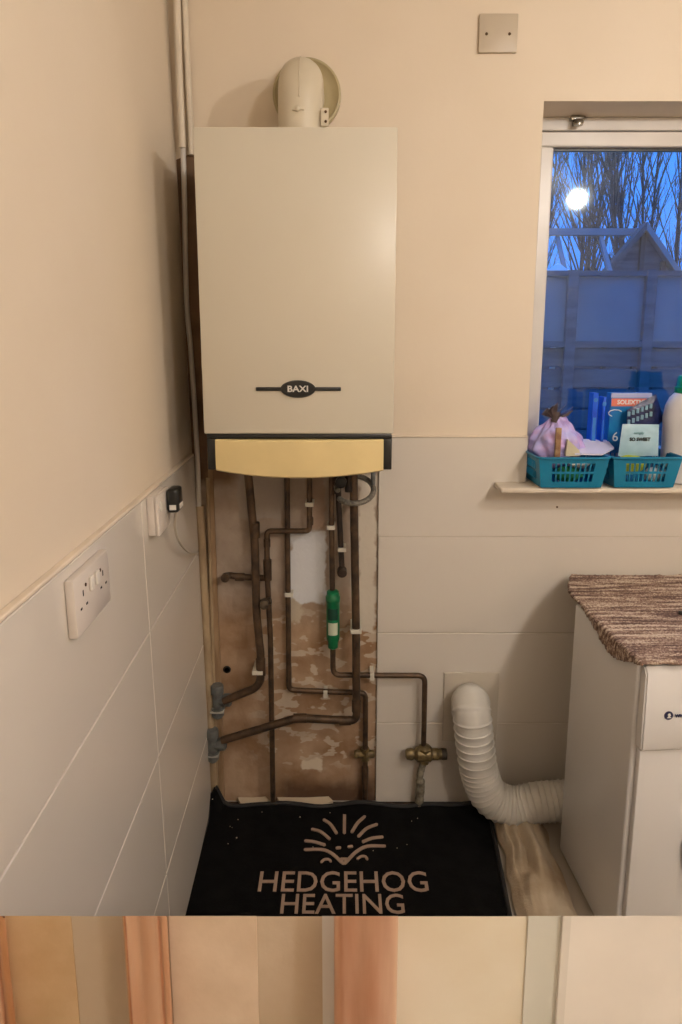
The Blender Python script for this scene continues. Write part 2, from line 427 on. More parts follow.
bm = new(); p = at(262, 124, -.16); lathe(bm, [(.013,0),(.013,.012),(.009,.016),(.002,.017)], (p.x, -.16, 1.682), 20); box(bm, p.x-.02, p.x+.02, -.17, -.15, 1.682, 1.687, .002); obj('test_point_cap', bm, white_pl, B, smooth=True)

# flue elbow
FX = -.086; FY = -.150
FL = thing('flue_elbow', 'cream round flue elbow on top of the boiler turning back into the wall', 'flue', (FX, FY, 1.682))
bm = new(); R = .0475
path = [(FX,FY,1.690)] + fillet([(FX,FY,1.695),(FX,FY,1.831),(FX,-.006,1.831)], .06, 12)
tube(bm, resample(path, .006), R, 36); obj('elbow_pipe', bm, white_pl if False else mat('flue_enamel', (214,203,180), .4), FL, smooth=True)
bm = new(); lathe(bm, [(.0525,0),(.053,.01),(.051,.012),(.0478,.012)], (FX,FY,1.682), 40); obj('collar', bm, MATS['flue_enamel'], FL, smooth=True)
rc = Vector((-.079, 0, 1.838))
bm = new(); lathe(bm, [(.079,-.0005),(.079,-.016),(.074,-.018),(.068,-.012),(.050,-.008)], (rc.x,0,rc.z), 48, 'y'); obj('wall_rosette', bm, mat('rosette_shade_olive', (182,168,130), .5), FL, smooth=True)  # the rosette's olive tone is shade put into its colour
bm = new()
sp_ = [Vector(q)+Vector((0,0,0)) for q in path]
out = []
for k in range(len(path)):
    q = Vector(path[k]); t = (Vector(path[min(k+1,len(path)-1)])-Vector(path[max(k-1,0)])).normalized()
    nrm = Vector((0, -t.z, t.y)); out.append(q + nrm*R)
out = [q for q in out if q.z > 1.745 and q.y < -.03]
tube(bm, out, .0018, 6); lathe(bm, [(.006,0),(.006,-.004),(.003,-.006)], (FX-.003, FY-R, 1.748), 12, 'y'); box(bm, FX-.015, FX+.010, FY-R-.003, FY-R+.004, 1.745, 1.750, .001)
obj('seam_ridge', bm, MATS['flue_enamel'], FL, smooth=True)
bm = new(); q0, q1 = at(321,108,FY-.03), at(328.5,125,FY-.03); box(bm, q0.x, q1.x, FY-.032, FY-.026, q1.z-.002, q0.z, .0008)
br = obj('bracket', bm, MATS['flue_enamel'], FL)
for zz in (q0.z-.008, q1.z+.006):
    bm = new(); lathe(bm, [(.0028,0),(.0028,-.0018),(.001,-.0022)], ((q0.x+q1.x)/2+.002, FY-.032, zz), 10, 'y'); obj('screw', bm, mat('rusty_steel', (90,66,44), .5, metal=.6), br)

# blank plate
p0, p1 = at(479,15,0), at(516,54,0)
PL = thing('blanking_plate', 'square beige blanking plate with two screws high on the wall', 'wall plate', ((p0.x+p1.x)/2, 0, p1.z))
bm = new(); box(bm, p0.x, p1.x, -.009, 0, p1.z, p0.z, .0025, 2); obj('plate', bm, mat('aged_plate', (196,182,160), .4), PL, smooth=True)
for px in (486.5, 509.5):
    q = at(px, 34, -.009); bm = new(); lathe(bm, [(.0032,0),(.0034,-.001),(.002,-.0018)], (q.x, -.009, q.z), 12, 'y'); obj('screw', bm, MATS['rusty_steel'], PL)

# ------------------------------------------------------------------ left wall sockets (local frames: x out of wall, y along the wall)
def wall_thing(name, label, cat, y, z, off=TT):
    t = thing(name, label, cat, LW(off, y, z), LROT); t.rotation_euler = (0, LEAN, LROT); return t
rocker = mat('socket_white', (220,210,200), .3)
SK = wall_thing('double_socket', 'white double wall socket with two switches on the left tiles', 'socket', -.793, .898)
bm = new(); box(bm, 0, .013, -.066, .066, 0, .079, .003, 2); obj('faceplate', bm, rocker, SK, local=True, smooth=True)
for s in (-1, 1):
    bm = new(); box(bm, .013, .0175, s*.011-.0055, s*.011+.0055, .046, .066, .0015); obj('switch', bm, white_pl, SK, local=True)
    bm = new()
    for dy, dz, w2, h2 in ((0,.014,.003,.008),(-.010,-.004,.006,.003),(.010,-.004,.006,.003)):
        cy, cz = s*.038+dy, .038+dz; box(bm, .0128, .0133, cy-w2/2, cy+w2/2, cz-h2/2, cz+h2/2)
    obj('pin_holes', bm, dark_m, SK, local=True)
    bm = new(); lathe(bm, [(.0025,0),(.0025,.001),(.001,.0015)], (.013, s*.028, .060), 10, 'x'); obj('screw', bm, MATS['rusty_steel'], SK, local=True)
S1 = wall_thing('single_socket', 'white surface-mounted single socket near the corner, holding a black plug', 'socket', -.426, .917)
bm = new(); box(bm, 0, .014, -.043, .043, 0, .076, .002, 2); obj('back_box', bm, rocker, S1, local=True, smooth=True)
bm = new(); box(bm, .014, .0215, -.044, .044, -.001, .076, .003, 2); obj('faceplate', bm, rocker, S1, local=True, smooth=True)
bm = new(); box(bm, .0215, .025, -.036, -.024, .045, .062, .001); obj('switch', bm, white_pl, S1, local=True)
PG = wall_thing('plug', 'black plug with a white label and grey cable by the corner', 'plug', -.390, .945, TT+.022)
bm = new(); box(bm, 0, .024, -.022, .022, 0, .048, .007, 3); obj('body', bm, black_pl, PG, local=True, smooth=True)
bm = new(); box(bm, .0235, .0248, -.014, .014, .007, .017, .0005); box(bm, .006, .019, -.0228, -.0215, .007, .017, .0005); obj('sticker', bm, white_pl, PG, local=True, label='small white sticker')
bm = new(); a = LW(TT+.036, -.390, .947)
pts = [a, at(175,526,-.37), at(179,541,-.34), at(187,551,-.25), at(194,553.5,-.16), at(197,553.5,-.10)]
tube(bm, spline(pts, 8), .0028, 10); obj('cable', bm, mat('grey_cable', (186,176,160), .5), PG, smooth=True, label='thin grey cable looping down')

# ------------------------------------------------------------------ corner conduits, pipes and batten
def run(name, label, cat, pts, r, m, fr=.02, seg=14, group=None, mk=None):
    """a pipe run: an Empty at its lowest point, the pipe as its first part"""
    low = min((Vector(p) for p in pts), key=lambda v: v.z)
    t = thing(name, label, cat, low, 0, group)
    bm = new(); tube(bm, fillet(pts, fr, 8) if fr else pts, r, seg); obj(mk or 'tubing', bm, m, t, smooth=True)
    return t
cond = mat('conduit_white', (222,210,190), .4)
c1 = [Vector((at(176.5,-14,-.025).x-.004,-.025,CZ)), at(176.5,-14,-.025), at(178.5,60,-.025), at(182.5,148,-.025)]
run('conduit', 'white conduit nearer the left wall, running down the corner from the ceiling', 'conduit', c1, .0085, cond, 0)
c1b = [at(183,147,-.022), at(184.5,200,-.022), at(186.5,300,-.022), at(191.5,360,-.022), at(197,450,-.022), at(199,508,-.022)]
run('cable_sleeve', 'thin pale sleeve continuing down the corner beside the boiler', 'sleeve', spline(c1b,6), .0062, mat('pale_sleeve', (206,200,192), .5), 0)
c2 = [Vector((at(184,-14,-.012).x-.004,-.012,CZ)), at(184,-14,-.012), at(187,60,-.012), at(190.5,127,-.012), at(191.6,155,-.012)]
run('conduit', 'white conduit farther from the left wall, ending behind the top of the boiler', 'conduit', c2, .0075, cond, 0)
tan_m = mat('painted_pipe_tan', (182,160,128), .6, var=(148,124,94), vscale=30, stretch=(1,1,.3), bump=.3)
c3 = [at(200,506,-.022), at(205,600,-.022), at(209,690,-.022), at(213.5,800,-.022)]; c3[-1].z = .002
CP = run('corner_pipe', 'tan painted pipe rising in the corner next to the left wall', 'pipe', c3, .0105, tan_m, 0)
c4 = [at(207.5,478,-.012), at(214,700,-.012), at(217,795,-.012)]
CP2 = run('corner_pipe', 'thin tan painted pipe right beside the wooden strip in the corner', 'pipe', c4, .005, tan_m, 0)
bm = new()
a, b_ = at(211.5,480,0), at(218,800,0); a.z = 1.02
prism(bm, [(a.x-.006,-.001,a.z),(a.x+.005,-.001,a.z),(a.x+.008,-.001,.3),(a.x+.006,-.001,.012),(a.x-.007,-.001,.012)], (0,-.010,0))
tag(centre_origin(obj('wooden_batten', bm, mat('old_wood', (172,144,112), .8, var=(138,110,80), vscale=12, stretch=(6,6,.6), bump=.4))), 'narrow old wooden strip up the left edge of the bare plaster', 'batten')

# ------------------------------------------------------------------ pipework under the boiler
ZU = zb+.0195
Y0 = -.030
def up(p, z=ZU): return Vector((p.x, p.y, z))
def clip(t, px, py, Y, r, horiz=False):
    c = at(px, py, Y); bm = new(); hw = .0055
    if horiz: box(bm, c.x-hw, c.x+hw, Y-r-.003, -.0015, c.z-r-.0025, c.z+r+.0035, .0015)
    else: box(bm, c.x-r-.0035, c.x+r+.0035, Y-r-.003, -.0015, c.z-hw, c.z+hw, .0015)
    obj('pipe_clip', bm, clip_m, t, label='white plastic clip')
R22, R15 = .0105, .0072
def joint(t, px, py, Y, r, d=(0,0,1), L=.03, m=None, name='solder_joint'):
    c = at(px, py, Y); d = Vector(d).normalized(); bm = new()
    tube(bm, [c-d*L/2, c-d*L/2*.9, c+d*L/2*.9, c+d*L/2], lambda s: r, 16); obj(name, bm, m or pipe_m, t, smooth=True)

# A
pA = [at(248.5,478,-.052), at(255,545,-.052), at(256.5,614,-.052), at(261,657,-.052), at(260.5,686,-.052), at(224,701,-.036)]
A = run('heating_pipe', 'fat copper pipe farthest left under the boiler, bending into the upper grey fitting', 'pipe', [up(pA[0]+Vector((-.004,0,.1)))]+pA, R22, pipe_m, .03)
clip(A, 258, 671, -.052, R22)
joint(A, 260.7, 667, -.052, R22+.002, L=.045); joint(A, 255, 530, -.052, R22+.0018, L=.04)
def fitting(name, px, py, Y, label, parent):
    c = at(px, py, Y); bm = new()
    prof = lambda pr: [(r, h) for r, h in pr]
    lathe(bm, [(.010,-.052),(.0165,-.044),(.0175,-.028),(.0175,-.022),(.0135,-.020),(.0135,.018),(.0175,.020),(.0175,.040),(.0155,.044),(.010,.045)], c, 12)
    lathe(bm, [(.0135,0),(.0135,.016),(.0170,.017),(.0170,.034),(.0125,.038)], c, 12, 'x')
    t = thing(name, label, 'pipe fitting', (c.x, c.y, c.z-.052), 0, 'grey compression fittings in the corner')
    obj('tee_body', bm, grey_pl, t)
    bm = new(); box(bm, c.x-.018, c.x+.018, c.y-.0185, c.y+.0175, c.z-.030, c.z-.026, .001); obj('collar', bm, mat('pale_collar', (176,172,162), .5), t)
# the two grey fittings
fitting('compression_fitting', 217.5, 700, -.026, 'upper of the two grey tee fittings on the corner pipes', None)
fitting('compression_fitting', 212.5, 744, -.034, 'lower of the two grey tee fittings on the corner pipes', None)
# B
pB = [at(309.5,478,-.036), at(309.5,531,-.036), at(267,531,-.036), at(267,570,-.036), at(270.5,640,-.036), at(273,803,-.036)]; pB[-1].z = .002
Bp = run('water_pipe', 'narrow copper pipe stepping left through a bend and running down to the mat', 'pipe', [up(pB[0])]+pB, R15, pipe_m, .012)
clip(Bp, 309.5, 504, -.036, R15)
joint(Bp, 267.5, 570, -.036, R15+.0035, L=.055); joint(Bp, 310, 521, -.036, R15+.0015, L=.02); joint(Bp, 267, 543, -.036, R15+.0015, L=.02)
bm = new(); a = at(266,578,-.030); b_ = at(240,577,-.026); e_ = at(228,575,-.026)
tube(bm, fillet([a, b_, e_, e_+Vector((-.002,-.03,.004))], .012, 8), .0085, 14); tube(bm, [b_+Vector((.012,0,0)), b_+Vector((-.012,0,0))], .0105, 14)
tube(bm, [e_+Vector((-.002,-.018,.002)), e_+Vector((-.002,-.034,.004))], .0112, 14)
obj('capped_branch', bm, pipe_m, Bp, smooth=True)
bm = new(); c = at(265,602,-.045); lathe(bm, [(.006,-.02),(.012,-.018),(.012,-.004),(.009,0),(.009,.012)], (c.x, c.y-.004, c.z), 14, 'y'); tube(bm, [c+Vector((-.014,0,-.004)), c+Vector((.016,0,.004))], .0095, 12)
obj('isolating_valve', bm, mat('dirty_nickel', (120,108,92), .4, metal=.7, var=(60,50,42), vscale=60), Bp, smooth=True)
# C
pC = [at(287,478,-.021), at(289,690,-.021), at(365.5,693,-.021), at(365,800,-.021)]; pC[-1].z = .002
Cp = run('water_pipe', 'narrow copper pipe dropping straight, then turning right above the floor', 'pipe', [up(pC[0])]+pC, R15, pipe_m, .016)
clip(Cp, 289, 594, -.021, R15); clip(Cp, 325.5, 693, -.021, R15, True)
bm = new(); c = at(365,754,-.021); tube(bm, [c+Vector((0,0,-.018)), c+Vector((0,0,-.014)), c+Vector((0,0,.014)), c+Vector((0,0,.018))], .0125, 6)
lathe(bm, [(.0085,-.030),(.011,-.026),(.011,.022),(.008,.026)], c, 12, 'x'); obj('isolating_valve', bm, brass_m, Cp)
joint(Cp, 365, 775, -.021, R15+.002, L=.05)
# D
pD = [at(331.5,478,-.04), at(331.5,528,-.04), at(332.5,600,-.04), at(333,675,-.04), at(425,675.5,-.036), at(423.5,748,-.036)]
Dp = run('water_pipe', 'narrow copper pipe with green filter, crossing the tiles to a brass stop valve', 'pipe', [up(pD[0])]+pD, R15, pipe_m, .022)
clip(Dp, 331, 527, -.04, R15)
clip(Dp, 372, 675.5, -.036, R15, True)
bm = new(); c0, c1_ = at(332.5,590,-.042), at(333,648,-.042); L = c0.z-c1_.z
lathe(bm, [(.009,0),(.0135,.003),(.014,.018),(.0165,.024),(.0175,.03),(.0175,L-.05),(.0175,L-.032),(.019,L-.03),(.019,L-.017),(.0165,L-.014),(.016,L-.004),(.011,L)], (c1_.x,-.042,c1_.z), 28)
fl = obj('inline_filter', bm, mat('filter_green', (12,116,72), .3, var=(8,100,60), vscale=20), Dp, smooth=True, label='green plastic inline filter')
def curved_label(bm, c, r, z0, z1, a0=-2.3, a1=-.8, n=12, th=.0006):
    ro, ri = [], []
    for k in range(n+1):
        a = a0+(a1-a0)*k/n
        for lst, rr in ((ro, r+th), (ri, r)):
            lst.append([bm.verts.new((c.x+rr*cos(a), c.y+rr*sin(a), z)) for z in (z0,z1)])
    for k in range(n):
        bm.faces.new((ro[k][0], ro[k+1][0], ro[k+1][1], ro[k][1])); bm.faces.new((ri[k][0], ri[k][1], ri[k+1][1], ri[k+1][0]))
        bm.faces.new((ro[k][0], ri[k][0], ri[k+1][0], ro[k+1][0])); bm.faces.new((ro[k][1], ro[k+1][1], ri[k+1][1], ri[k][1]))
    bm.faces.new((ro[0][0], ro[0][1], ri[0][1], ri[0][0])); bm.faces.new((ro[-1][0], ri[-1][0], ri[-1][1], ro[-1][1]))
cc = Vector((c1_.x,-.042,0))
bm = new(); curved_label(bm, cc, .0176, at(332,634,-.05).z, at(332,622,-.05).z); obj('sticker', bm, mat('pale_sticker', (200,206,182), .5), fl, label='pale sticker')
bm = new(); curved_label(bm, cc, .0176, at(332,619,-.05).z, at(332,608,-.05).z); obj('printed_band', bm, mat('dark_green_print', (10,60,46), .5), fl, label='dark green printed band')
# stop valve at the end of D
SV = thing('stop_valve', 'corroded brass stop valve on the white tiles below the bent pipe', 'valve', at(420,798,-.034))
c = at(424.5,754,-.036)
bm = new(); tube(bm, [c+Vector((0,0,.028)), c+Vector((0,0,.020)), c+Vector((0,0,-.02)), c+Vector((0,0,-.026))], lambda s: .009 if s < .004 else (.0195 if s < .045 else .013), 8)
lathe(bm, [(.009,-.052),(.014,-.049),(.0165,-.036),(.013,-.028),(.0205,-.020),(.0205,.016),(.0155,.02),(.0155,.036),(.0140,.038),(.0140,.048)], c, 14, 'x'); obj('valve_body', bm, brass_m, SV, smooth=True)
bm = new(); lathe(bm, [(.0145,.046),(.0150,.050),(.0145,.060),(.010,.061)], c, 14, 'x'); obj('spindle_cap', bm, mat('dark_knob', (52,44,34), .6), SV, smooth=True)
bm = new(); pts = [c+Vector((-.002,0,-.024)), at(420,775,-.034), at(420.5,786,-.034), at(419,800,-.034)]; pts[-1].z = .002
tube(bm, resample(spline(pts,6), .004), lambda s: .0095+.002*noise.noise(Vector((s*90,3,1)))+(.0025 if s > .06 else 0), 14); obj('riser', bm, mat('plastered_pipe', (150,142,122), .9, var=(96,86,70), vscale=60, bump=.6), SV, smooth=True)
# E
pE = [at(353.5,478,-.058), at(356,626,-.058), at(356.5,721,-.058), at(297,718,-.058), at(222,740.5,-.044)]
E_ = run('heating_pipe', 'fat copper pipe farthest right, sweeping left across to the lower grey fitting', 'pipe', [up(pE[0])]+pE, R22, pipe_m, .022)
clip(E_, 356, 630, -.058, R22)
joint(E_, 356.3, 706, -.058, R22+.0018, L=.03); joint(E_, 345, 720.6, -.058, R22+.0018, (1,0,0), L=.03); joint(E_, 300, 718.2, -.058, R22+.0016, (1,0,0), L=.035)
# F
pF = [at(338.5,500,-.035), at(341,549,-.035), at(342,569,-.035)]
Fp = run('drain_pipe', 'short dark pipe stub ending in mid-wall beside the green filter', 'pipe', [up(pF[0])]+pF+[pF[-1]+Vector((.001,-.012,-.004))], R15, mat('very_dark_pipe', (62,48,38), .5, metal=.3, var=(40,32,26), vscale=40), .006)
clip(Fp, 342, 549, -.035, R15)
bm = new(); c = pF[-1]+Vector((0,-.008,-.004)); lathe(bm, [(.009,.012),(.0125,.010),(.0125,-.012),(.009,-.015)], c, 16, 'y'); obj('end_cap', bm, MATS['very_dark_pipe'], Fp, smooth=True)
# filling loop
cL = at(355,492,-.085)
LP = thing('flexible_hose', 'coiled grey braided hose hanging under the right end of the boiler', 'hose', (cL.x, cL.y, cL.z-.02))
bm = new(); pts = []
for k in range(41):
    a = -2.6 + 2*pi*.98*k/40
    pts.append(cL + Vector((.0455*cos(a), .0455*sin(a), .020*sin(a)+.0004*k)))
end = cL + Vector((.047,0,.02)); 
tube(bm, resample(pts, .002), lambda s: .0068+.0005*sin(s*1800), 12); obj('braided_tube', bm, mat('braided_grey', (134,128,116), .45, metal=.2, var=(90,86,78), vscale=200), LP, smooth=True)
bm = new(); q = pts[6]; q = cL+Vector((.0445,.01,0)); tube(bm, [q, Vector((q.x+.001,q.y,ZU))], .0055, 12); obj('hose_tail', bm, grey_pl, LP, smooth=True)
bm = new()
for dx, dy in ((-.043,0),(-.016,.02),):
    q = cL+Vector((dx,dy,.006)); tube(bm, [Vector((q.x,q.y,q.z-.01)), Vector((q.x,q.y,q.z+.006)), Vector((q.x,q.y,ZU))], lambda s: .009 if s < .02 else .007, 10)
obj('tap_connector', bm, MATS['very_dark_pipe'], LP, smooth=True)
bm = new(); q = at(341,482,-.10); lathe(bm, [(.010,-.01),(.014,-.008),(.014,.004),(.009,.008)], (q.x,q.y,q.z), 12, 'y'); tube(bm, [q, Vector((q.x,q.y+.02,ZU))], .006, 8); obj('tap_knob', bm, black_pl, LP, smooth=True)
# hole in the plaster
bm = new(); q = at(227,669.5,-.002); lathe(bm, [(.0098,0),(.0108,-.001),(.0075,-.0035),(.0070,.0)], (q.x,-.0015,q.z), 20, 'y')
obj('old_hole', bm, dark_m, wb, smooth=True, label='dark round hole in the plaster')

# ------------------------------------------------------------------ vent hose
VH = thing('vent_hose', 'white ribbed vent hose curving from the wall to the dryer', 'vent hose', at(500,826,-.09))
p0, p1 = at(444,672,-TT), at(496,740,-TT)
bm = new(); box(bm, p0.x, p1.x, -TT-.005, -TT-.0003, p1.z, p0.z, .0015); obj('wall_plate', bm, mat('plate_cream', (206,196,180), .4), VH)
hp = [at(470,712,-.012), at(470.5,702,-.05), at(472,715,-.085), at(475,745,-.088), at(480,775,-.090), at(491,797,-.096), at(514,806,-.105), at(540,802,-.115), at(575,800,-.125), at(612,800,-.135)]
hp = [Vector((v.x,v.y,max(v.z,.052))) for v in hp]
hpts = resample(spline(hp, 14), .0016)
def rib(s):
    p_ = .0225 if s < .255 else .0135; t = ((s-.255) % p_)/p_
    return .0480 + (.0032 if t < .14 else (.0012*abs(t-.55)*2))+.0008*noise.noise(Vector((s*40,0,0)))
bm = new(); tube(bm, hpts, rib, 40); obj('ribbed_duct', bm, mat('duct_white', (216,212,204), .38, var=(206,201,190), vscale=12), VH, smooth=True)

# ------------------------------------------------------------------ tumble dryer
DRZ = atan((.575-.556)/.31)
DR = thing('tumble_dryer', 'compact white tumble dryer with a brown rug on top', 'dryer', (.562, -.345, 0), DRZ)
DW, DD, DH = .50, .155, .668
DWm = mat('dryer_enamel', (222,220,218), .3, var=(219,216,213), vscale=3)
bm = new(); box(bm, .012, DW-.012, -DD+.02, DD, 0.012, DH-.012, 0)
bm.free(); bm = new()
box(bm, 0, DW, -DD+.018, DD, .012, DH, .006, 3); obj('cabinet', bm, DWm, DR, local=True, smooth=True)
bm = new(); box(bm, .010, DW-.010, -DD+.004, -DD+.0185, .05, .492, .004, 2); obj('front_panel', bm, DWm, DR, local=True, smooth=True)
bm = new()
pf = [(-DD+.0185, .4965),(-DD-.004,.4985),(-DD-.007,.506),(-DD-.003,.655),(-DD+.006,.668),(-DD+.0185,.671)]
prism(bm, [(.006,y,z) for y,z in pf], (DW-.012,0,0)); bmesh.ops.bevel(bm, geom=[e for e in bm.edges if abs(e.verts[0].co.x-e.verts[1].co.x)<1e-5], offset=.003, segments=2, affect='EDGES')
obj('control_panel', bm, DWm, DR, local=True, smooth=True)
bm = new(); box(bm, .02, DW-.02, -DD+.03, DD-.02, 0, .0125); obj('plinth', bm, dark_m, DR, local=True)
bm = new(); lathe(bm, [(.13,0),(.163,0),(.167,-.006),(.163,-.016),(.150,-.022),(.140,-.018),(.13,-.006)], (.280,-DD+.004,.275), 64, 'y'); obj('door_ring', bm, mat('door_grey', (150,150,158), .3), DR, local=True, smooth=True)
bm = new(); lathe(bm, [(.132,0),(.130,-.008),(.11,-.012),(.0,-.016)], (.280,-DD+.003,.275), 48, 'y'); obj('door_glass', bm, mat('smoked_glass', (24,26,34), .08), DR, local=True, smooth=True)
navy = mat('navy_print', (38,40,78), .4)
yl = -DD-.0062
lp = (at(669,717,-.505))
def dl(px, py):       # point on the control panel, local
    w_ = at(px, py, -.505); v = WM(DR).inverted() @ w_; return v
q = dl(669.5, 716.5)
bm = new(); lathe(bm, [(.0088,.003),(.0088,-.0006),(.0,-.0007)], (q.x, yl+.0005, q.z), 28, 'y'); lg = obj('logo_disc', bm, navy, DR, local=True)
bm = new(); prism(bm, [(q.x+a*.0088, yl-.0007, q.z+b2*.0088) for a, b2 in ((-.45,-.5),(.5,-.5),(.5,-.3),(.15,-.2),(.45,.1),(.2,.6),(-.15,.55),(-.35,.2),(-.05,.05),(-.3,-.3))], (0,-.0004,0))
obj('logo_knight', bm, white_pl, lg, local=False).data.transform(Matrix.Identity(4))
k_ = [o for o in C.objects if o.name.startswith('logo_knight')][0]
k_.data.transform(WM(DR))  # authored in the dryer's frame; undo the world conversion
q2 = dl(679.5, 717)
text('brand_lettering', 'WH', .0085, WM(DR) @ place((q2.x+.001, yl-.0002, q2.z)), navy, DR, bold=.0004)

# rug on the dryer
RG = new(); nx, ny = 150, 120; grid = []
top = DH+.004
rl = [(568,580),(575,600),(590,626),(606,650),(622,661),(642,669)]
for j in range(ny+1):
    v = j/ny; row = []
    y = -.506 + .474*v
    de = .572 - .0613*(y+.5)                      # the dryer's own left edge at this depth
    hang = .004 + .040*math.exp(-((y+.385)/.085)**2)
    back = max(0, (y+.18)/.15)                    # the back corner is folded in and stands proud of the machine
    for i in range(nx+1):
        u = i/nx; s = -hang + u*(.46+hang)
        wob = .003*noise.noise(Vector((s*9, y*9, 2.0)))
        z = top + .0105 + wob; x = de + s + .060*back**1.6*(1-u)
        if s < 0:
            x = de - min(.009, -s) + .060*back**1.6; z -= max(0, -s-.004)*1.0
        rid = sin(v*2*pi*36+1.2*noise.noise(Vector((x*5, y*3, 0))))
        z += .0022*rid + .0022*noise.noise(Vector((x*160, y*160, 0)))
        if u < .001 or j in (0, ny): z -= .003
        row.append(RG.verts.new((x + .004*noise.noise(Vector((y*60, 5, s*3)))*(1 if u < .05 else 0), y + .004*noise.noise(Vector((x*40, 7, 0)))*(1 if v < .05 else 0), z)))
    grid.append(row)
for a, b_ in zip(grid, grid[1:]):
    for k in range(nx): RG.faces.new((a[k], a[k+1], b_[k+1], b_[k]))
rm = bpy.data.materials.new('woven_brown_wool'); rm.use_nodes = True; n = rm.node_tree.nodes; l = rm.node_tree.links; b = n['Principled BSDF']; b.inputs['Roughness'].default_value = .95
co = n.new('ShaderNodeTexCoord'); mp = n.new('ShaderNodeMapping'); mp.inputs['Scale'].default_value = (9, 190, 60); l.new(co.outputs['Object'], mp.inputs[0])
n1 = n.new('ShaderNodeTexNoise'); n1.inputs['Scale'].default_value = 1.0; n1.inputs['Detail'].default_value = 3; l.new(mp.outputs[0], n1.inputs['Vector'])
mp2 = n.new('ShaderNodeMapping'); mp2.inputs['Scale'].default_value = (260, 260, 260); l.new(co.outputs['Object'], mp2.inputs[0])
n2 = n.new('ShaderNodeTexNoise'); n2.inputs['Scale'].default_value = 1.0; l.new(mp2.outputs[0], n2.inputs['Vector'])
ma = n.new('ShaderNodeMath'); ma.operation = 'MULTIPLY_ADD'; l.new(n2.outputs['Fac'], ma.inputs[0]); ma.inputs[1].default_value = .55; l.new(n1.outputs['Fac'], ma.inputs[2])
mb = n.new('ShaderNodeMath'); mb.operation = 'SUBTRACT'; l.new(ma.outputs[0], mb.inputs[0]); mb.inputs[1].default_value = .275
r = n.new('ShaderNodeValToRGB'); r.color_ramp.elements[0].position = .36; r.color_ramp.elements[1].position = .66
r.color_ramp.elements[0].color = lin((98,76,68)); r.color_ramp.elements[1].color = lin((204,186,166)); e3 = r.color_ramp.elements.new(.5); e3.color = lin((146,120,106))
l.new(mb.outputs[0], r.inputs[0]); l.new(r.outputs[0], b.inputs['Base Color'])
rug = obj('rug', RG, rm, smooth=False); rug.data.polygons.foreach_set('use_smooth', [True]*len(rug.data.polygons))
md = rug.modifiers.new('s', 'SOLIDIFY'); md.thickness = .006; md.offset = -1 if True else 1
q = atz(681, 615, .681); bm = new(); lathe(bm, [(.004,0),(.0055,.001),(.0055,.006),(.004,.008)], (q.x, q.y, .682), 16)
tag(centre_origin(obj('black_button', bm, black_pl, smooth=True)), 'tiny black button lying on the brown rug at the right edge', 'button')
q = at(557, 507, -TT); bm = new(); lathe(bm, [(.0022,.001),(.0028,-.0006),(.001,-.0012)], (q.x, -TT, q.z), 10, 'y'); obj('nail_head', bm, MATS['rusty_steel'], wb)
centre_origin(rug); tag(rug, 'brown striped woven rug folded over the top of the tumble dryer', 'rug')

# ------------------------------------------------------------------ door mat with the logo
MTx0, MTx1, MTy0, MTy1 = -.362, .409, -.62, -.040
MT = thing('door_mat', 'black logo mat on the floor below the pipework', 'mat', (.03, -.32, 0))
def mat_h(x, y):
    h = .006 + .0012*noise.noise(Vector((x*8, y*8, 0)))
    h += max(0, (y+.09)/.05)**2*.012*(1+noise.noise(Vector((x*9, 0, 0))))
    h += .055*math.exp(-((x+.345)/.016)**2)*math.exp(-((y+.045)/.03)**2)
    return h
def mat_x(x, y):
    t = (x-MTx0)/(MTx1-MTx0)
    return x + t*(-.085*(-y-.03))*1.0 if y > -.7 else x
def slab(x0, x1, y0, y1, nx, ny, f, th, bm):
    top = []; bot = []
    for j in range(ny+1):
        y = y0+(y1-y0)*j/ny; a = []; b2 = []
        for i in range(nx+1):
            x = x0+(x1-x0)*i/nx; X, Y, Z = f(x, y); a.append(bm.verts.new((X,Y,Z))); b2.append(bm.verts.new((X,Y,Z-th)))
        top.append(a); bot.append(b2)
    for j in range(ny):
        for i in range(nx):
            bm.faces.new((top[j][i], top[j][i+1], top[j+1][i+1], top[j+1][i])); bm.faces.new((bot[j][i], bot[j+1][i], bot[j+1][i+1], bot[j][i+1]))
    for j in range(ny):
        bm.faces.new((top[j][0], top[j+1][0], bot[j+1][0], bot[j][0])); bm.faces.new((top[j][nx], bot[j][nx], bot[j+1][nx], top[j+1][nx]))
    for i in range(nx):
        bm.faces.new((top[0][i], bot[0][i], bot[0][i+1], top[0][i+1])); bm.faces.new((top[ny][i], top[ny][i+1], bot[ny][i+1], bot[ny][i]))
    return bm
bm = slab(MTx0, MTx1, MTy0, MTy1, 110, 80, lambda x, y: (mat_x(x,y), y, mat_h(x,y)), .0045, new())
obj('pile', bm, mat('black_mat_pile', (20,19,19), .95, var=(14,13,13), vscale=30, bump=.5, bscale=400, spec=.1), MT, smooth=True)
rub = mat('black_rubber_edge', (30,28,27), .6, bump=.2)
bm = new()
for pts in ([(MTx1,MTy1,0),(MTx1,MTy0,0)], [(MTx0,MTy1,0),(MTx1,MTy1,0)], [(MTx0,MTy0,0),(MTx1,MTy0,0)], [(MTx0+.002,MTy0,0),(MTx0+.002,MTy1,0)]):
    a, b_ = Vector(pts[0]), Vector(pts[1]); P = [a.lerp(b_, k/40) for k in range(41)]
    P = [Vector((mat_x(v.x,v.y), v.y, mat_h(v.x,v.y)+.001)) for v in P]
    n0 = len(bm.verts); tube(bm, P, .0055, 8)
obj('rubber_edge', bm, rub, MT, smooth=True)
tanp = mat('tan_print', (172,146,126), .9, var=(158,132,112), vscale=40)
def matz(px, py): v = atz(px, py, .0078); return v
LM = new()
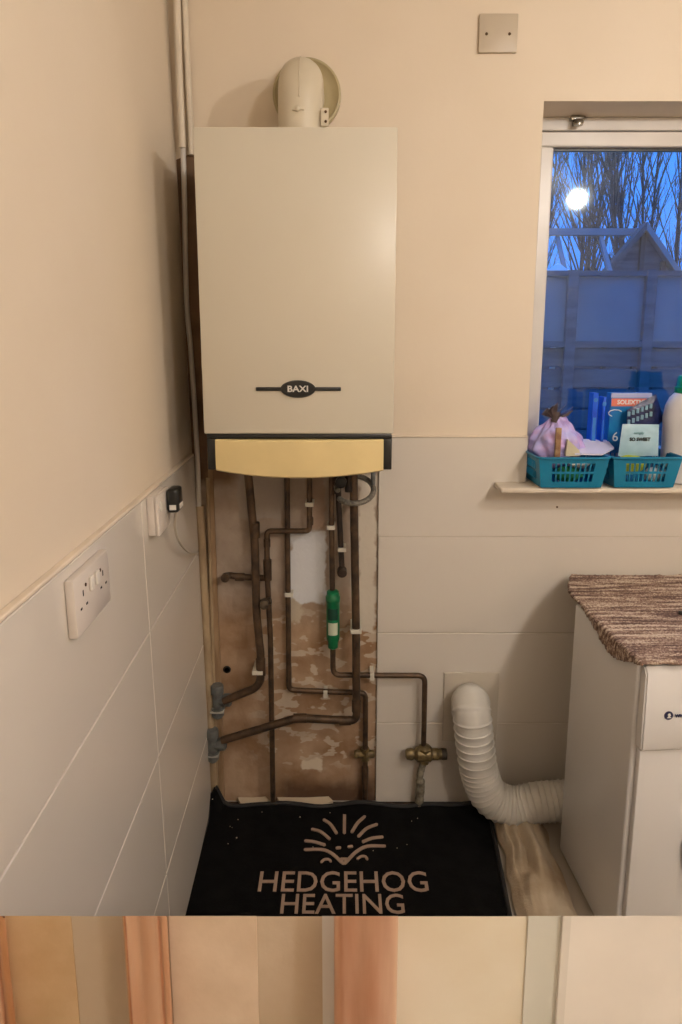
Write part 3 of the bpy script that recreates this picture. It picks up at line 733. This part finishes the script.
def lstroke(pix, wpx=5.2):
    P = spline([matz(*p) for p in pix], 6) if len(pix) > 2 else [matz(*pix[0]), matz(*pix[1])]
    P = resample(P, .004); wd = wpx/650*1.62/2; pr = []
    L_, R_ = [], []
    for i, p in enumerate(P):
        t = (P[min(i+1,len(P)-1)]-P[max(i-1,0)]).normalized(); nn = Vector((-t.y, t.x, 0))
        wy = wd
        L_.append(p+nn*wy); R_.append(p-nn*wy)
    # rounded ends
    def cap(c, t):
        return [c + Vector((t.x*cos(a)-(-t.y)*0, 0, 0)) for a in ()]
    t0 = (P[0]-P[1]).normalized(); t1 = (P[-1]-P[-2]).normalized()
    arc1 = [P[-1]+Matrix.Rotation(-a, 3, 'Z') @ (Vector((-t1.y,t1.x,0))*wd) for a in (pi*.2, pi*.4, pi*.6, pi*.8)]
    arc0 = [P[0]+Matrix.Rotation(-a, 3, 'Z') @ (Vector((-t0.y,t0.x,0))*wd) for a in (pi*.2, pi*.4, pi*.6, pi*.8)]
    ring = L_ + arc1 + R_[::-1] + arc0
    vt = [LM.verts.new((v.x, v.y, .0088)) for v in ring]; vb = [LM.verts.new((v.x, v.y, .0060)) for v in ring]
    m_ = len(L_)
    LM.faces.new([vt[i] for i in [m_-1] + list(range(m_, m_+4)) + [m_+4]])
    N_ = len(vt)
    for i in range(m_-1):
        a0, a1 = i, i+1; b0, b1 = m_+4+(m_-1-i), m_+4+(m_-2-i); LM.faces.new((vt[a0], vt[a1], vt[b1], vt[b0]))
    LM.faces.new([vt[i] for i in [m_+4+m_-1] + list(range(N_-4, N_)) + [0]])
    for i in range(N_): LM.faces.new((vt[i], vb[i], vb[(i+1)%N_], vt[(i+1)%N_]))
k = 110/682
def cp(x, y): return (290+x*k, 805+y*k)
for st in ([(338,60),(337,170)], [(212,92),(250,118),(287,172)], [(462,72),(420,110),(385,165)], [(140,150),(190,165),(243,208)],
           [(536,120),(475,145),(426,192)], [(98,222),(150,228),(212,246)], [(570,198),(510,205),(455,226)],
           [(95,276),(200,276),(262,302),(318,352),(335,360),(350,350),(410,290),(480,255),(585,254)]):
    lstroke([cp(*p) for p in st], 3.3)
lstroke([cp(196,352), cp(212,338), cp(240,336), cp(252,348)], 2.4); lstroke([cp(420,332), cp(440,318), cp(466,318), cp(478,334)], 2.4)
lstroke([cp(318,335), cp(352,335)], 3.0)
lstroke([cp(292,266), cp(308,264)], 3.0); lstroke([cp(366,258), cp(382,256)], 3.0)
obj('emblem', LM, tanp, MT, label='tan hedgehog emblem')
FLAT = Matrix.Identity(4)
def mtext(body, pl, pr, pt, pb):
    a, b_ = matz(pl, (pt+pb)/2), matz(pr, (pt+pb)/2); zt2, zb2 = matz((pl+pr)/2, pt), matz((pl+pr)/2, pb)
    hh = (zt2-zb2).length; size = hh/.70; ang = math.atan2(b_.y-a.y, b_.x-a.x)
    c = Vector(((a.x+b_.x)/2, (zt2.y+zb2.y)/2, .0082))
    o = text('lettering', body, size, Matrix.Translation(c), tanp, MT, depth=.0006, bold=.0004)
    xs = [v.co.x for v in o.data.vertices]; wdt = max(xs)-min(xs); f_ = (b_-a).length/wdt
    ys = [v.co.y for v in o.data.vertices]; fy = hh/(max(ys)-min(ys))
    cx_, cy_ = (max(xs)+min(xs))/2, (max(ys)+min(ys))/2
    T = WM(MT).inverted() @ c
    o.data.transform(Matrix.Translation(T) @ Matrix.Diagonal((f_,fy,1,1)) @ Matrix.Translation(-Vector((cx_,cy_,T.z))))
    o.data.update()
mtext('HEDGEHOG', 259, 427.5, 871.5, 892); mtext('HEATING', 281, 404, 894, 914)

# pale broken floor pieces at the foot of the wall
for x0, x1, lab in ((238,266,'smaller pale plaster chip at the foot of the bare wall'), (278,330,'larger long pale plaster chip at the foot of the bare wall')):
    bm = new(); a = atz(x0, 799, .022); b_ = atz(x1, 801, .022)
    prism(bm, [(a.x-.004,-.010,.017),(a.x+.010,-.034,.014),(b_.x-.018,-.037,.014),(b_.x-.006,-.030,.015),(b_.x+.008,-.022,.016),(b_.x-.004,-.008,.018),((a.x+b_.x)/2,-.012,.018)], (0,0,-.010))
    tag(centre_origin(obj('plaster_chip', bm, mat('pale_chip', (206,188,160), .8, bump=.3))), lab, 'plaster chip', 'plaster chips at the foot of the wall')

random.seed(9); bm = new()
for k in range(16):
    px, py = [(228,842),(238,818),(407,843),(213,812),(232,826),(330,812),(300,816),(262,812)][k] if k < 8 else (random.uniform(205,490), random.uniform(812,860))
    q = atz(px, py, .011); r_ = random.uniform(.0008,.0019)
    bmesh.ops.create_icosphere(bm, subdivisions=1, radius=r_, matrix=Matrix.Translation((q.x, q.y, mat_h(q.x,q.y)+r_*.7)))
tag(centre_origin(obj('plaster_crumbs', bm, MATS['pale_chip'])), 'tiny pale plaster crumbs scattered on the black mat', 'crumbs', kind='stuff')
# ------------------------------------------------------------------ cloth on the floor between mat and dryer
bm = new()
def cloth(u, v):
    # u across (0 left .. 1 right), v from back (0) to front (1)
    y = -.10 - .44*v
    xl = .412 - .026*v - .0*v; xr = .535 - .0*v - .005*v
    x = xl + (xr-xl)*u
    h = .016 + .030*max(0, 1-v*1.6)*sin(pi*min(1,u*1.05))
    h += .022*max(0, noise.noise(Vector((u*5+v*2.2, v*3.2, 1.3))))*(1-.3*v) + .009*sin(u*11+v*6+2*noise.noise(Vector((v*4,u*2,0))))*(.5+.5*v)
    fr_ = (u-.42)/(.30+v); h += .016*abs(sin(fr_*5.5+.8*noise.noise(Vector((u*3,v*3,9)))))**1.5*(.35+.65*min(1,v*3))
    h *= min(1, 6*u+.25)*min(1, 6*(1-u)+.25)
    x += .010*noise.noise(Vector((v*6, u, 4)))
    return (x, y, max(.010, h+.004))
slab(0, 1, 0, 1, 46, 90, lambda u, v: cloth(u, v), .004, bm)
cl = obj('cloth', bm, mat('stained_beige_cloth', (192,176,152), .95, var=(160,138,110), vscale=9, bump=.4, bscale=200), smooth=True)
centre_origin(cl); tag(cl, 'crumpled stained beige cloth on the floor between mat and dryer', 'cloth')

# ------------------------------------------------------------------ baskets on the sill
teal = mat('teal_plastic', (8,122,160), .35, var=(6,114,150), vscale=10)
def basket(x0, x1, y0, y1, h, label):
    cx, cy = (x0+x1)/2, (y0+y1)/2
    t = thing('storage_basket', label, 'basket', (cx, cy, SZ), 0, 'teal baskets on the window sill')
    a, b2 = (x1-x0)/2, (y1-y0)/2; fl_ = .011
    def pt(side, u, v):     # u along side 0..1, v height 0..1
        aa, bb = a-fl_*(1-v), b2-fl_*(1-v)
        c = ((-aa,-bb),(aa,-bb),(aa,bb),(-aa,bb))
        p, q = c[side], c[(side+1)%4]; return Vector((p[0]+(q[0]-p[0])*u, p[1]+(q[1]-p[1])*u, .003+v*(h-.003)))
    bm = new()
    for s in range(4):
        ns = 9; us = [0, .17]
        for k in range(ns): us += [.17+.66*(k+.15)/ns, .17+.66*(k+.85)/ns]
        us += [.83, 1]; us = sorted(set(us)); vs_ = [0, .20, .47, .54, .82, 1]
        V = [[bm.verts.new(pt(s,u,v)) for u in us] for v in vs_]
        for j in range(len(vs_)-1):
            for i in range(len(us)-1):
                um = (us[i]+us[i+1])/2; slot = .17 < um < .83 and j in (1,3) and ((um-.17)/.66*ns) % 1 > .15 and ((um-.17)/.66*ns) % 1 < .85
                if not slot: bm.faces.new((V[j][i], V[j][i+1], V[j+1][i+1], V[j+1][i]))
    aa, bb = a-fl_, b2-fl_
    bm.faces.new([bm.verts.new((x,y,.003)) for x,y in ((-aa,-bb),(aa,-bb),(aa,bb),(-aa,bb))])
    bmesh.ops.remove_doubles(bm, verts=bm.verts, dist=.0004)
    o = obj('tray', bm, teal, t, local=True); md = o.modifiers.new('s','SOLIDIFY'); md.thickness = .0022; md.offset = 0
    bm = new(); P = []
    for c_, a0 in (((a-.012,b2-.012),0),((-a+.012,b2-.012),pi/2),((-a+.012,-b2+.012),pi),((a-.012,-b2+.012),1.5*pi)):
        for k in range(5): an = a0+pi/2*k/4; P.append((c_[0]+.016*cos(an), c_[1]+.016*sin(an), h))
    tube(bm, P, .0032, 8, closed=True); obj('rim', bm, teal, t, local=True, smooth=True)
    return t
bk1 = basket(.477, .6455, -.101, .078, .078, 'left teal plastic basket on the window sill, holding a lilac bag')
bk2 = basket(.6575, .822, -.099, .080, .078, 'right teal plastic basket on the window sill, holding packets')

def blob(name, label, cat, c, rx, ry, rz, m, amp=.2, fr=30, seed=0, neck=None, group=None):
    bm = new(); bmesh.ops.create_icosphere(bm, subdivisions=4, radius=1)
    for v in bm.verts:
        d = 1+amp*noise.noise(Vector(v.co)*2.1+Vector((seed,0,0)))+amp*.4*noise.noise(Vector(v.co)*6+Vector((0,seed,0)))
        v.co = Vector((v.co.x*rx*d, v.co.y*ry*d, v.co.z*rz*d))+Vector(c)
    return tag(centre_origin(obj(name, bm, m, smooth=True)), label, cat, group)
# lilac bag with a tied neck (left basket)
bgc = Vector((.550, .0, 1.020))
BG = thing('plastic_bag', 'lilac plastic bag with a dark tied neck in the left teal basket', 'bag', (bgc.x, bgc.y, .94))
bm = new(); bmesh.ops.create_icosphere(bm, subdivisions=5, radius=1)
for v in bm.verts:
    q = Vector(v.co); pl = sin(math.atan2(q.y,q.x)*11+3*q.z)*.05*(.3+max(0,q.z))
    d = 1+.20*noise.noise(q*2.3)+pl; up_ = max(0, q.z)
    nk = 1-.45*up_**1.6
    v.co = Vector((q.x*.066*d*nk, q.y*.055*d*nk, q.z*.060*d + .014*up_**3)) + bgc
lil = mat('lilac_film', (184,184,242), .25, var=(196,164,214), vscale=30, bump=.5, bscale=70)
obj('bag_body', bm, lil, BG, smooth=True)
bm = new(); tp = Vector((.540, -.012, 1.088))
for k in range(7):
    a = -.9+k*.32; e = tp+Vector((.050*sin(a)*(1 if k > 3 else .6), .015*cos(k*2), .040*cos(a)-.010)); sd = Vector((.007,.004,.006))
    prism(bm, [tp-sd*.6, e-sd*1.4, e+sd*1.2, tp+sd*.6], (0,.0015,0))
tube(bm, [tp+Vector((-.003,0,-.012)), tp, tp+Vector((.003,0,.014))], .009, 10)
obj('gathered_neck', bm, mat('brown_film', (92,78,76), .35, var=(60,48,48), vscale=60), BG, smooth=True, label='dark brown gathered neck')
bm = new(); box(bm, .527,.541,-.062,-.054,.992,1.068,.002); obj('brown_stripe', bm, mat('brown_label', (126,88,64), .5, var=(170,140,100), vscale=60), BG, label='brown printed strip')
bm = new(); prism(bm, [(.553,-.064,.998),(.592,-.058,.998),(.588,-.058,1.012),(.556,-.064,1.040)], (0,.010,0)); obj('inner_sponge', bm, mat('sponge_pale', (206,198,170), .8), BG, label='pale sponge inside the bag')
# white folded paper, left basket
bm = new(); P = [at(574,455,.0), at(585,449,.02), at(612,444,.03), at(640,444,.04), at(640,452,.0), at(610,456,-.03)]
P = [(.575,-.06,1.001),(.60,-.01,1.012),(.628,.04,1.022),(.700,.05,1.018),(.690,-.02,1.008),(.64,-.07,1.001)]
prism(bm, P, (0,0,.004)); tag(centre_origin(obj('folded_paper', bm, mat('white_paper', (224,222,240), .6))), 'folded white paper lying across both teal baskets', 'paper')
# blue box
def card(name, label, cat, px0, px1, py0, py1, Y, th, m, tilt=0, **kw):
    a, b_ = at(px0,py1,Y), at(px1,py0,Y); cx = (a.x+b_.x)/2; t = thing(name, label, cat, (cx, Y+th/2, a.z)); t.rotation_euler = (0, tilt, 0)
    bm = new(); hw = (b_.x-a.x)/2; box(bm, -hw, hw, -th/2, th/2, 0, b_.z-a.z, kw.get('bev', .001)); obj('carton', bm, m, t, local=True)
    return t, hw, b_.z-a.z
blue_c = mat('cobalt_card', (14,96,226), .35, var=(10,74,200), vscale=14)
t, hw, hh = card('detergent_box', 'teal and orange detergent box standing between the baskets', 'box', 607, 652, 393, 453, .035, .028, mat('teal_card', (20,120,176), .35, var=(30,100,180), vscale=20))
bm = new(); box(bm, -hw+.0, hw, -.0146, -.0138, hh-.012, hh-.0, 0); obj('top_band', bm, mat('lavender_card', (176,184,226), .4), t, local=True)
bm = new(); box(bm, -hw+.002, hw-.002, -.0148, -.0138, hh-.034, hh-.014, 0); bd = obj('orange_banner', bm, mat('orange_card', (226,124,104), .4), t, local=True)
W0 = WM(t); wp = mat('white_print', (228,230,232), .4)
text('lettering', 'SOLEXTMI', .0155, W0 @ place((0,-.0151,hh-.024)), wp, t, depth=.0003, bold=.0004)
text('lettering', '6', .034, W0 @ place((-hw+.018,-.0146,.042)), wp, t, depth=.0003)
bm = new(); pts = [Vector((-hw+.014+.018*cos(a), -.0142, hh-.052+.009*sin(a))) for a in [pi*.15+k*pi*.2 for k in range(7)]]; tube(bm, pts, .0014, 6); obj('swoosh', bm, wp, t, local=True)
for px0, px1, py0, Y, lab in ((589.5,599,393,.030,'left of the two narrow cobalt blue packs beside the detergent box'), (599.5,606.5,397,.028,'right of the two narrow cobalt blue packs, touching the detergent box')):
    t, hw, hh = card('blue_pack', lab, 'pack', px0, px1, py0, 454, Y, .03, blue_c, group='')
    t['group'] = 'narrow blue packs beside the detergent box'
    bm = new(); box(bm, -hw+.003, hw-.003, -.0157, -.0149, .02, hh*.6, 0); obj('pale_panel', bm, mat('mid_blue_card', (60,128,206), .35), t, local=True)
    bm = new(); lathe(bm, [(.006,0),(.006,-.0006),(0,-.0007)], (0,-.015,hh-.018), 6, 'y'); obj('star_mark', bm, MATS['mid_blue_card'], t, local=True)
# dark sachet with a crinkled surface
def pouch(name, label, cat, corners, Y, puff, m, lean=0):
    """corners in photo order tl,tr,br,bl on the plane Y"""
    P = [at(x,y,Y) for x,y in corners]; bm = new(); n_ = 16
    lo = min(p.z for p in P)
    F_, B_ = [], []
    for j in range(n_+1):
        f, g2 = [], []
        for i in range(n_+1):
            u, v = i/n_, j/n_
            p = P[0].lerp(P[1],u).lerp(P[3].lerp(P[2],u), v)
            d = puff*(1-(2*u-1)**4)*(1-(2*v-1)**4) + .0015*noise.noise(Vector((u*9,v*9,puff*100)))
            yy = lean*(p.z-lo)
            f.append(bm.verts.new((p.x, p.y-max(.0004,d)+yy, p.z))); g2.append(bm.verts.new((p.x, p.y+max(.0004,d)+yy, p.z)))
        F_.append(f); B_.append(g2)
    for j in range(n_):
        for i in range(n_):
            bm.faces.new((F_[j][i],F_[j][i+1],F_[j+1][i+1],F_[j+1][i])); bm.faces.new((B_[j][i],B_[j+1][i],B_[j+1][i+1],B_[j][i+1]))
    for j in range(n_):
        bm.faces.new((F_[j][0],F_[j+1][0],B_[j+1][0],B_[j][0])); bm.faces.new((F_[j][n_],B_[j][n_],B_[j+1][n_],F_[j+1][n_]))
        bm.faces.new((F_[0][j],B_[0][j],B_[0][j+1],F_[0][j+1])); bm.faces.new((F_[n_][j],F_[n_][j+1],B_[n_][j+1],B_[n_][j]))
    low = sum(P, Vector())/4; t = thing(name, label, cat, (low.x, Y, lo)); obj('film', bm, m, t, smooth=True)
    return t, P
t, P = pouch('sachet', 'dark navy crinkled sachet standing behind the pale packet', 'sachet', [(627,410),(656,394),(664,420),(626,425+26)], .012, .007, mat('navy_film', (30,44,96), .3, var=(18,26,60), vscale=40, bump=.4, bscale=120))
P = [at(627,410,.003), at(653,397,.003)]
for k, (yy, txt) in enumerate(((411,'EXTRA'),(419,'FRESH'))):
    q = at(643, yy, .003)
    bm = new()
    for j in range(6):
        c = at(629+j*4.4, yy-(j-2.5)*1.6-1, .003); box(bm, c.x-.0042, c.x+.0032, .0015, .004, c.z-.006, c.z+.006, .0008)
    obj('pale_print', bm, mat('pale_blue_print', (120,158,178), .4), t)
t, P = pouch('packet', 'pale green packet with dark lettering at the front of the right basket', 'packet', [(622.5,424),(659,424.5),(658,456),(618,456)], -.045, .005, mat('pale_mint_film', (172,204,218), .35, var=(156,192,208), vscale=20))
q = at(640, 439.5, -.0515); text('lettering', 'SO SWEET', .0115, place((q.x, -.0515, q.z)), black_pl, t, depth=.0003, xs=.95, bold=.0004)
q = at(639, 433, -.0515); text('lettering', 'simply', .010, place((q.x, -.0515, q.z)), mat('soft_teal_print', (110,160,166), .5), t, depth=.0003)
# things glimpsed inside the baskets
blob('sponge', 'yellow green sponge low in the right teal basket', 'sponge', (.715,-.055,.975), .042,.014,.024, mat('lime_sponge', (178,190,60), .8), .1)
blob('bottle_pack', 'white pack low in the right teal basket', 'pack', (.780,-.045,.948), .022,.02,.018, mat('white_pack', (200,206,206), .5), .1, seed=4)
blob('cleaning_cloth', 'green cloth seen through the slots of the left basket', 'cloth', (.566,-.050,.950), .034,.02,.018, mat('green_cloth', (26,120,70), .8), .2, seed=2)
blob('cloth_bundle', 'white bundle seen through the upper slots of the left basket', 'cloth', (.590,-.052,.980), .026,.016,.014, mat('white_cloth', (206,204,204), .8), .2, seed=7)

# detergent bottle
bx, by = .886, -.010
BT = thing('detergent_bottle', 'large white detergent bottle with green cap at the right edge of the sill', 'bottle', (bx, by, SZ))
bm = new(); lathe(bm, [(.058,0),(.066,.004),(.068,.02),(.070,.12),(.072,.165),(.068,.195),(.060,.215),(.050,.226),(.043,.230),(.040,.234)], (bx,by,SZ), 48, 'z', 1, .72); obj('bottle_body', bm, mat('milky_plastic', (216,214,214), .35), BT, smooth=True)
bm = new(); zc = SZ+.226
lathe(bm, [(.046,0),(.0475,.002),(.0475,.016),(.044,.018),(.0425,.040),(.039,.044),(.004,.045)], (bx,by,zc), 40, 'z', 1, .9); obj('cap', bm, mat('green_cap', (6,150,84), .3), BT, smooth=True, label='green screw cap')
bm = new(); pts = spline([(bx+.056,by,SZ+.20),(bx+.084,by,SZ+.175),(bx+.094,by,SZ+.14),(bx+.088,by,SZ+.10),(bx+.066,by,SZ+.085)], 6); tube(bm, pts, .009, 12); obj('handle', bm, MATS['milky_plastic'], BT, smooth=True)

# ------------------------------------------------------------------ the lamp that lights the room, plus the added fill globe
def lamp(pos, rad, strength, label):
    t = thing('ceiling_lamp', label, 'lamp', (pos[0], pos[1], pos[2]-rad))
    em = bpy.data.materials.new('lamp_glow'); em.use_nodes = True; n = em.node_tree.nodes; n.clear(); eo = n.new('ShaderNodeOutputMaterial'); ee = n.new('ShaderNodeEmission')
    ee.inputs[0].default_value = LAMP_COL; ee.inputs[1].default_value = strength; em.node_tree.links.new(ee.outputs[0], eo.inputs[0])
    bm = new(); bmesh.ops.create_icosphere(bm, subdivisions=4, radius=rad, matrix=Matrix.Translation(pos)); obj('bulb', bm, em, t, smooth=True)
    d = CZ-pos[2]; bm = new(); lathe(bm, [(.02,rad-.004),(.022,rad+.004),(.022,rad+.02),(.008,rad+.025),(.008,d-.015),(.05,d-.012),(.05,d)], pos, 24); obj('lamp_holder', bm, white_pl, t, smooth=True)
lamp(LAMP_POS, LAMP_R, LAMP_STRENGTH, 'small glowing pendant bulb mirrored in the window glass')
lamp(FILL_POS, FILL_R, FILL_STRENGTH, 'larger unseen fill globe added behind the camera')

# ------------------------------------------------------------------ garden outside
random.seed(4)
bm = new(); box(bm, -4, 24, .35, 28, -.3, -.2); tag(obj('ground', bm, mat('garden_ground', (60,66,56), .95, var=(44,50,42), vscale=2)), kind='structure')
fence_m = mat('weathered_board', (104,112,122), .8, var=(84,92,102), vscale=3, stretch=(1,1,6), bump=.2)
panel_m = mat('pale_panel', (132,140,150), .7, var=(116,124,134), vscale=2)
FN = thing('garden_fence', 'weathered garden fence with pale panels above horizontal boards outside the window', 'fence', (2.0, 2.8, -.2))
zt3, zm = at(600,271,2.8).z, at(600,345,2.8).z
for x0, x1 in ((.6,1.50),(1.56,2.02),(2.07,2.42),(2.48,3.4),(3.46,4.6)):
    bm = new(); box(bm, x0, x1, 2.80, 2.815, zm+.02, zt3-.03); obj('upper_panel', bm, panel_m, FN)
bm = new(); box(bm, .6, 4.6, 2.77, 2.83, zt3-.035, zt3); box(bm, .6, 4.6, 2.77, 2.83, zm-.015, zm+.025); obj('rail', bm, fence_m, FN)
for x in (.6, 1.53, 2.045, 2.45, 3.43, 4.6):
    bm = new(); box(bm, x-.035, x+.035, 2.762, 2.838, -.2, zt3+.004, .004); obj('post', bm, fence_m, FN)
for k in range(10):
    bm = new(); z1 = zm-.02-k*.14; box(bm, .6, 4.6, 2.80-.0, 2.82, z1-.125, z1, .004); bm.verts.ensure_lookup_table(); obj('horizontal_board', bm, fence_m, FN)
# shed with a gable and a long low roof
SH = thing('shed', 'pale boarded shed with a steep gable behind the garden fence', 'shed', (2.75, 4.8, -.2))
ax, az = at(643,229,4.5).x, at(643,229,4.5).z
sl = (at(643,229,4.5).z-at(608,270,4.5).z)/(at(643,229,4.5).x-at(608,270,4.5).x)
hwid = .62
bm = new(); prism(bm, [(ax-hwid,4.5,-.2),(ax+hwid,4.5,-.2),(ax+hwid,4.5,az-hwid*sl),(ax,4.5,az),(ax-hwid,4.5,az-hwid*sl)], (0,.06,0)); obj('wall', bm, mat('shed_boards', (116,118,124), .8, var=(92,94,100), vscale=4, stretch=(1,1,8)), SH)
shr = mat('roof_edge', (150,154,160), .7)
for s in (-1, 1):
    bm = new(); e = hwid+.1; prism(bm, [(ax,4.42,az+.05),(ax+s*e,4.42,az+.05-e*sl),(ax+s*e,4.42,az-.02-e*sl),(ax,4.42,az-.02)], (0,.12,0)); obj('roof_slope', bm, shr if s > 0 else mat('dark_slope', (96,98,102), .7), SH)
bm = new()
for s in (-.28, 0, .2): box(bm, ax+s-.02, ax+s+.02, 4.47, 4.5, .4, az-abs(s)*sl-.04)
obj('batten', bm, mat('dark_batten', (90,88,86), .8), SH)
bm = new(); a = at(548,232,4.6); box(bm, ax-2.4, ax-.02, 4.58, 4.64, a.z-.03, a.z+.03); obj('ridge', bm, shr, SH)
for k in range(6):
    bm = new(); x = ax-.35-k*.4; prism(bm, [(x,4.61,a.z-.03),(x,4.05,a.z-.72),(x,4.05,a.z-.76),(x,4.61,a.z-.08)], (.035,0,0)); obj('rafter', bm, shr, SH)
bm = new(); box(bm, ax-2.4, ax-hwid-.02, 4.03, 4.08, -.2, a.z-.73); obj('side_wall', bm, MATS['shed_boards'], SH)
bm = new(); q = at(560,272,2.9); lathe(bm, [(.10,0),(.085,.03),(.05,.05),(.02,.075),(.004,.08)], (q.x,2.95,q.z-.02), 20); lathe(bm, [(.02,-.2-q.z),(.02,-.01),(.02,0)], (q.x,2.95,q.z), 10)
tag(centre_origin(obj('white_dome', bm, mat('bright_white_top', (235,235,235), .5), smooth=True)), 'small white domed top just above the garden fence', 'garden ornament')  # white dome on a thin post behind the fence
# bare trees
bark = mat('dark_bark', (92,90,90), .95, var=(70,68,68), vscale=6)
def tree(x, y, h, label, seed):
    rnd = random.Random(seed); t = thing('bare_tree', label, 'tree', (x, y, -.2), 0, 'bare trees behind the garden shed')
    tr_, br_ = new(), new()
    def branch(bm, p, d, L, r, lev):
        n_ = 5; pts = [p]; q = Vector(p); dd = Vector(d)
        for k in range(n_):
            dd = (dd + Vector((rnd.uniform(-.12,.12), rnd.uniform(-.12,.12), rnd.uniform(-.02,.12)))).normalized(); q = q+dd*L/n_; pts.append(q.copy())
        tube(bm, pts, lambda s: max(.0045, r*(1-.8*s/L)), 5)
        if lev > 0:
            for k in range((46 if lev == 2 else 8)):
                f = rnd.uniform(.22 if lev == 2 else .3, .97); i = min(n_-1, int(f*n_)); b0 = pts[i].lerp(pts[i+1], f*n_-i)
                an = rnd.uniform(0, 2*pi); nd = (dd*1.5+Vector((cos(an),sin(an),.35))*.6).normalized()
                branch(br_, b0, nd, L*rnd.uniform(.15,.30)*(1.15-f*.5), r*.42*(1.1-f*.6), lev-1)
    branch(tr_, Vector((x,y,-.2)), Vector((rnd.uniform(-.05,.05),0,1)), h, .032*h/6, 2)
    obj('trunk', tr_, bark, t, smooth=True); obj('branches', br_, bark, t, smooth=True)
for ri, (y, n_, gap) in enumerate(((7.2,3,1.8),(9.4,4,1.85),(11.8,4,2.25),(14.4,5,2.5),(17.2,5,2.7),(20.0,5,3.3),(22.8,5,3.6))):
    lo = (548-341)/650*(y+1.64)*1.0; hi = (690-341)/650*(y+1.64)*1.05
    for k in range(n_):
        x = (lo+hi)/2 + (k-(n_-1)/2)*gap + .5*gap*(ri % 2)
        tree(x, y, 5.4+.32*y*random.uniform(.8,1.1), 'bare winter tree with thin twigs against the blue dusk sky', 100+ri*10+k)
bm = new()
def hedge(u, v):
    x = .8+9*u; y = 6.6+.35*sin(v*pi); z = -.2 + 2.3*v + .18*noise.noise(Vector((x*2.5, v*3, 0))) + .1*noise.noise(Vector((x*9, v*9, 3)))
    return (x, y + .25*noise.noise(Vector((x*3, v*5, 7))), z)
slab(0, 1, 0, 1, 120, 20, hedge, .03, bm)
h_ = centre_origin(obj('hedge', bm, mat('dark_hedge', (34,44,40), .95, var=(22,30,28), vscale=9, bump=.8, bscale=14))); tag(h_, 'dark overgrown hedge at the foot of the trees', 'hedge')
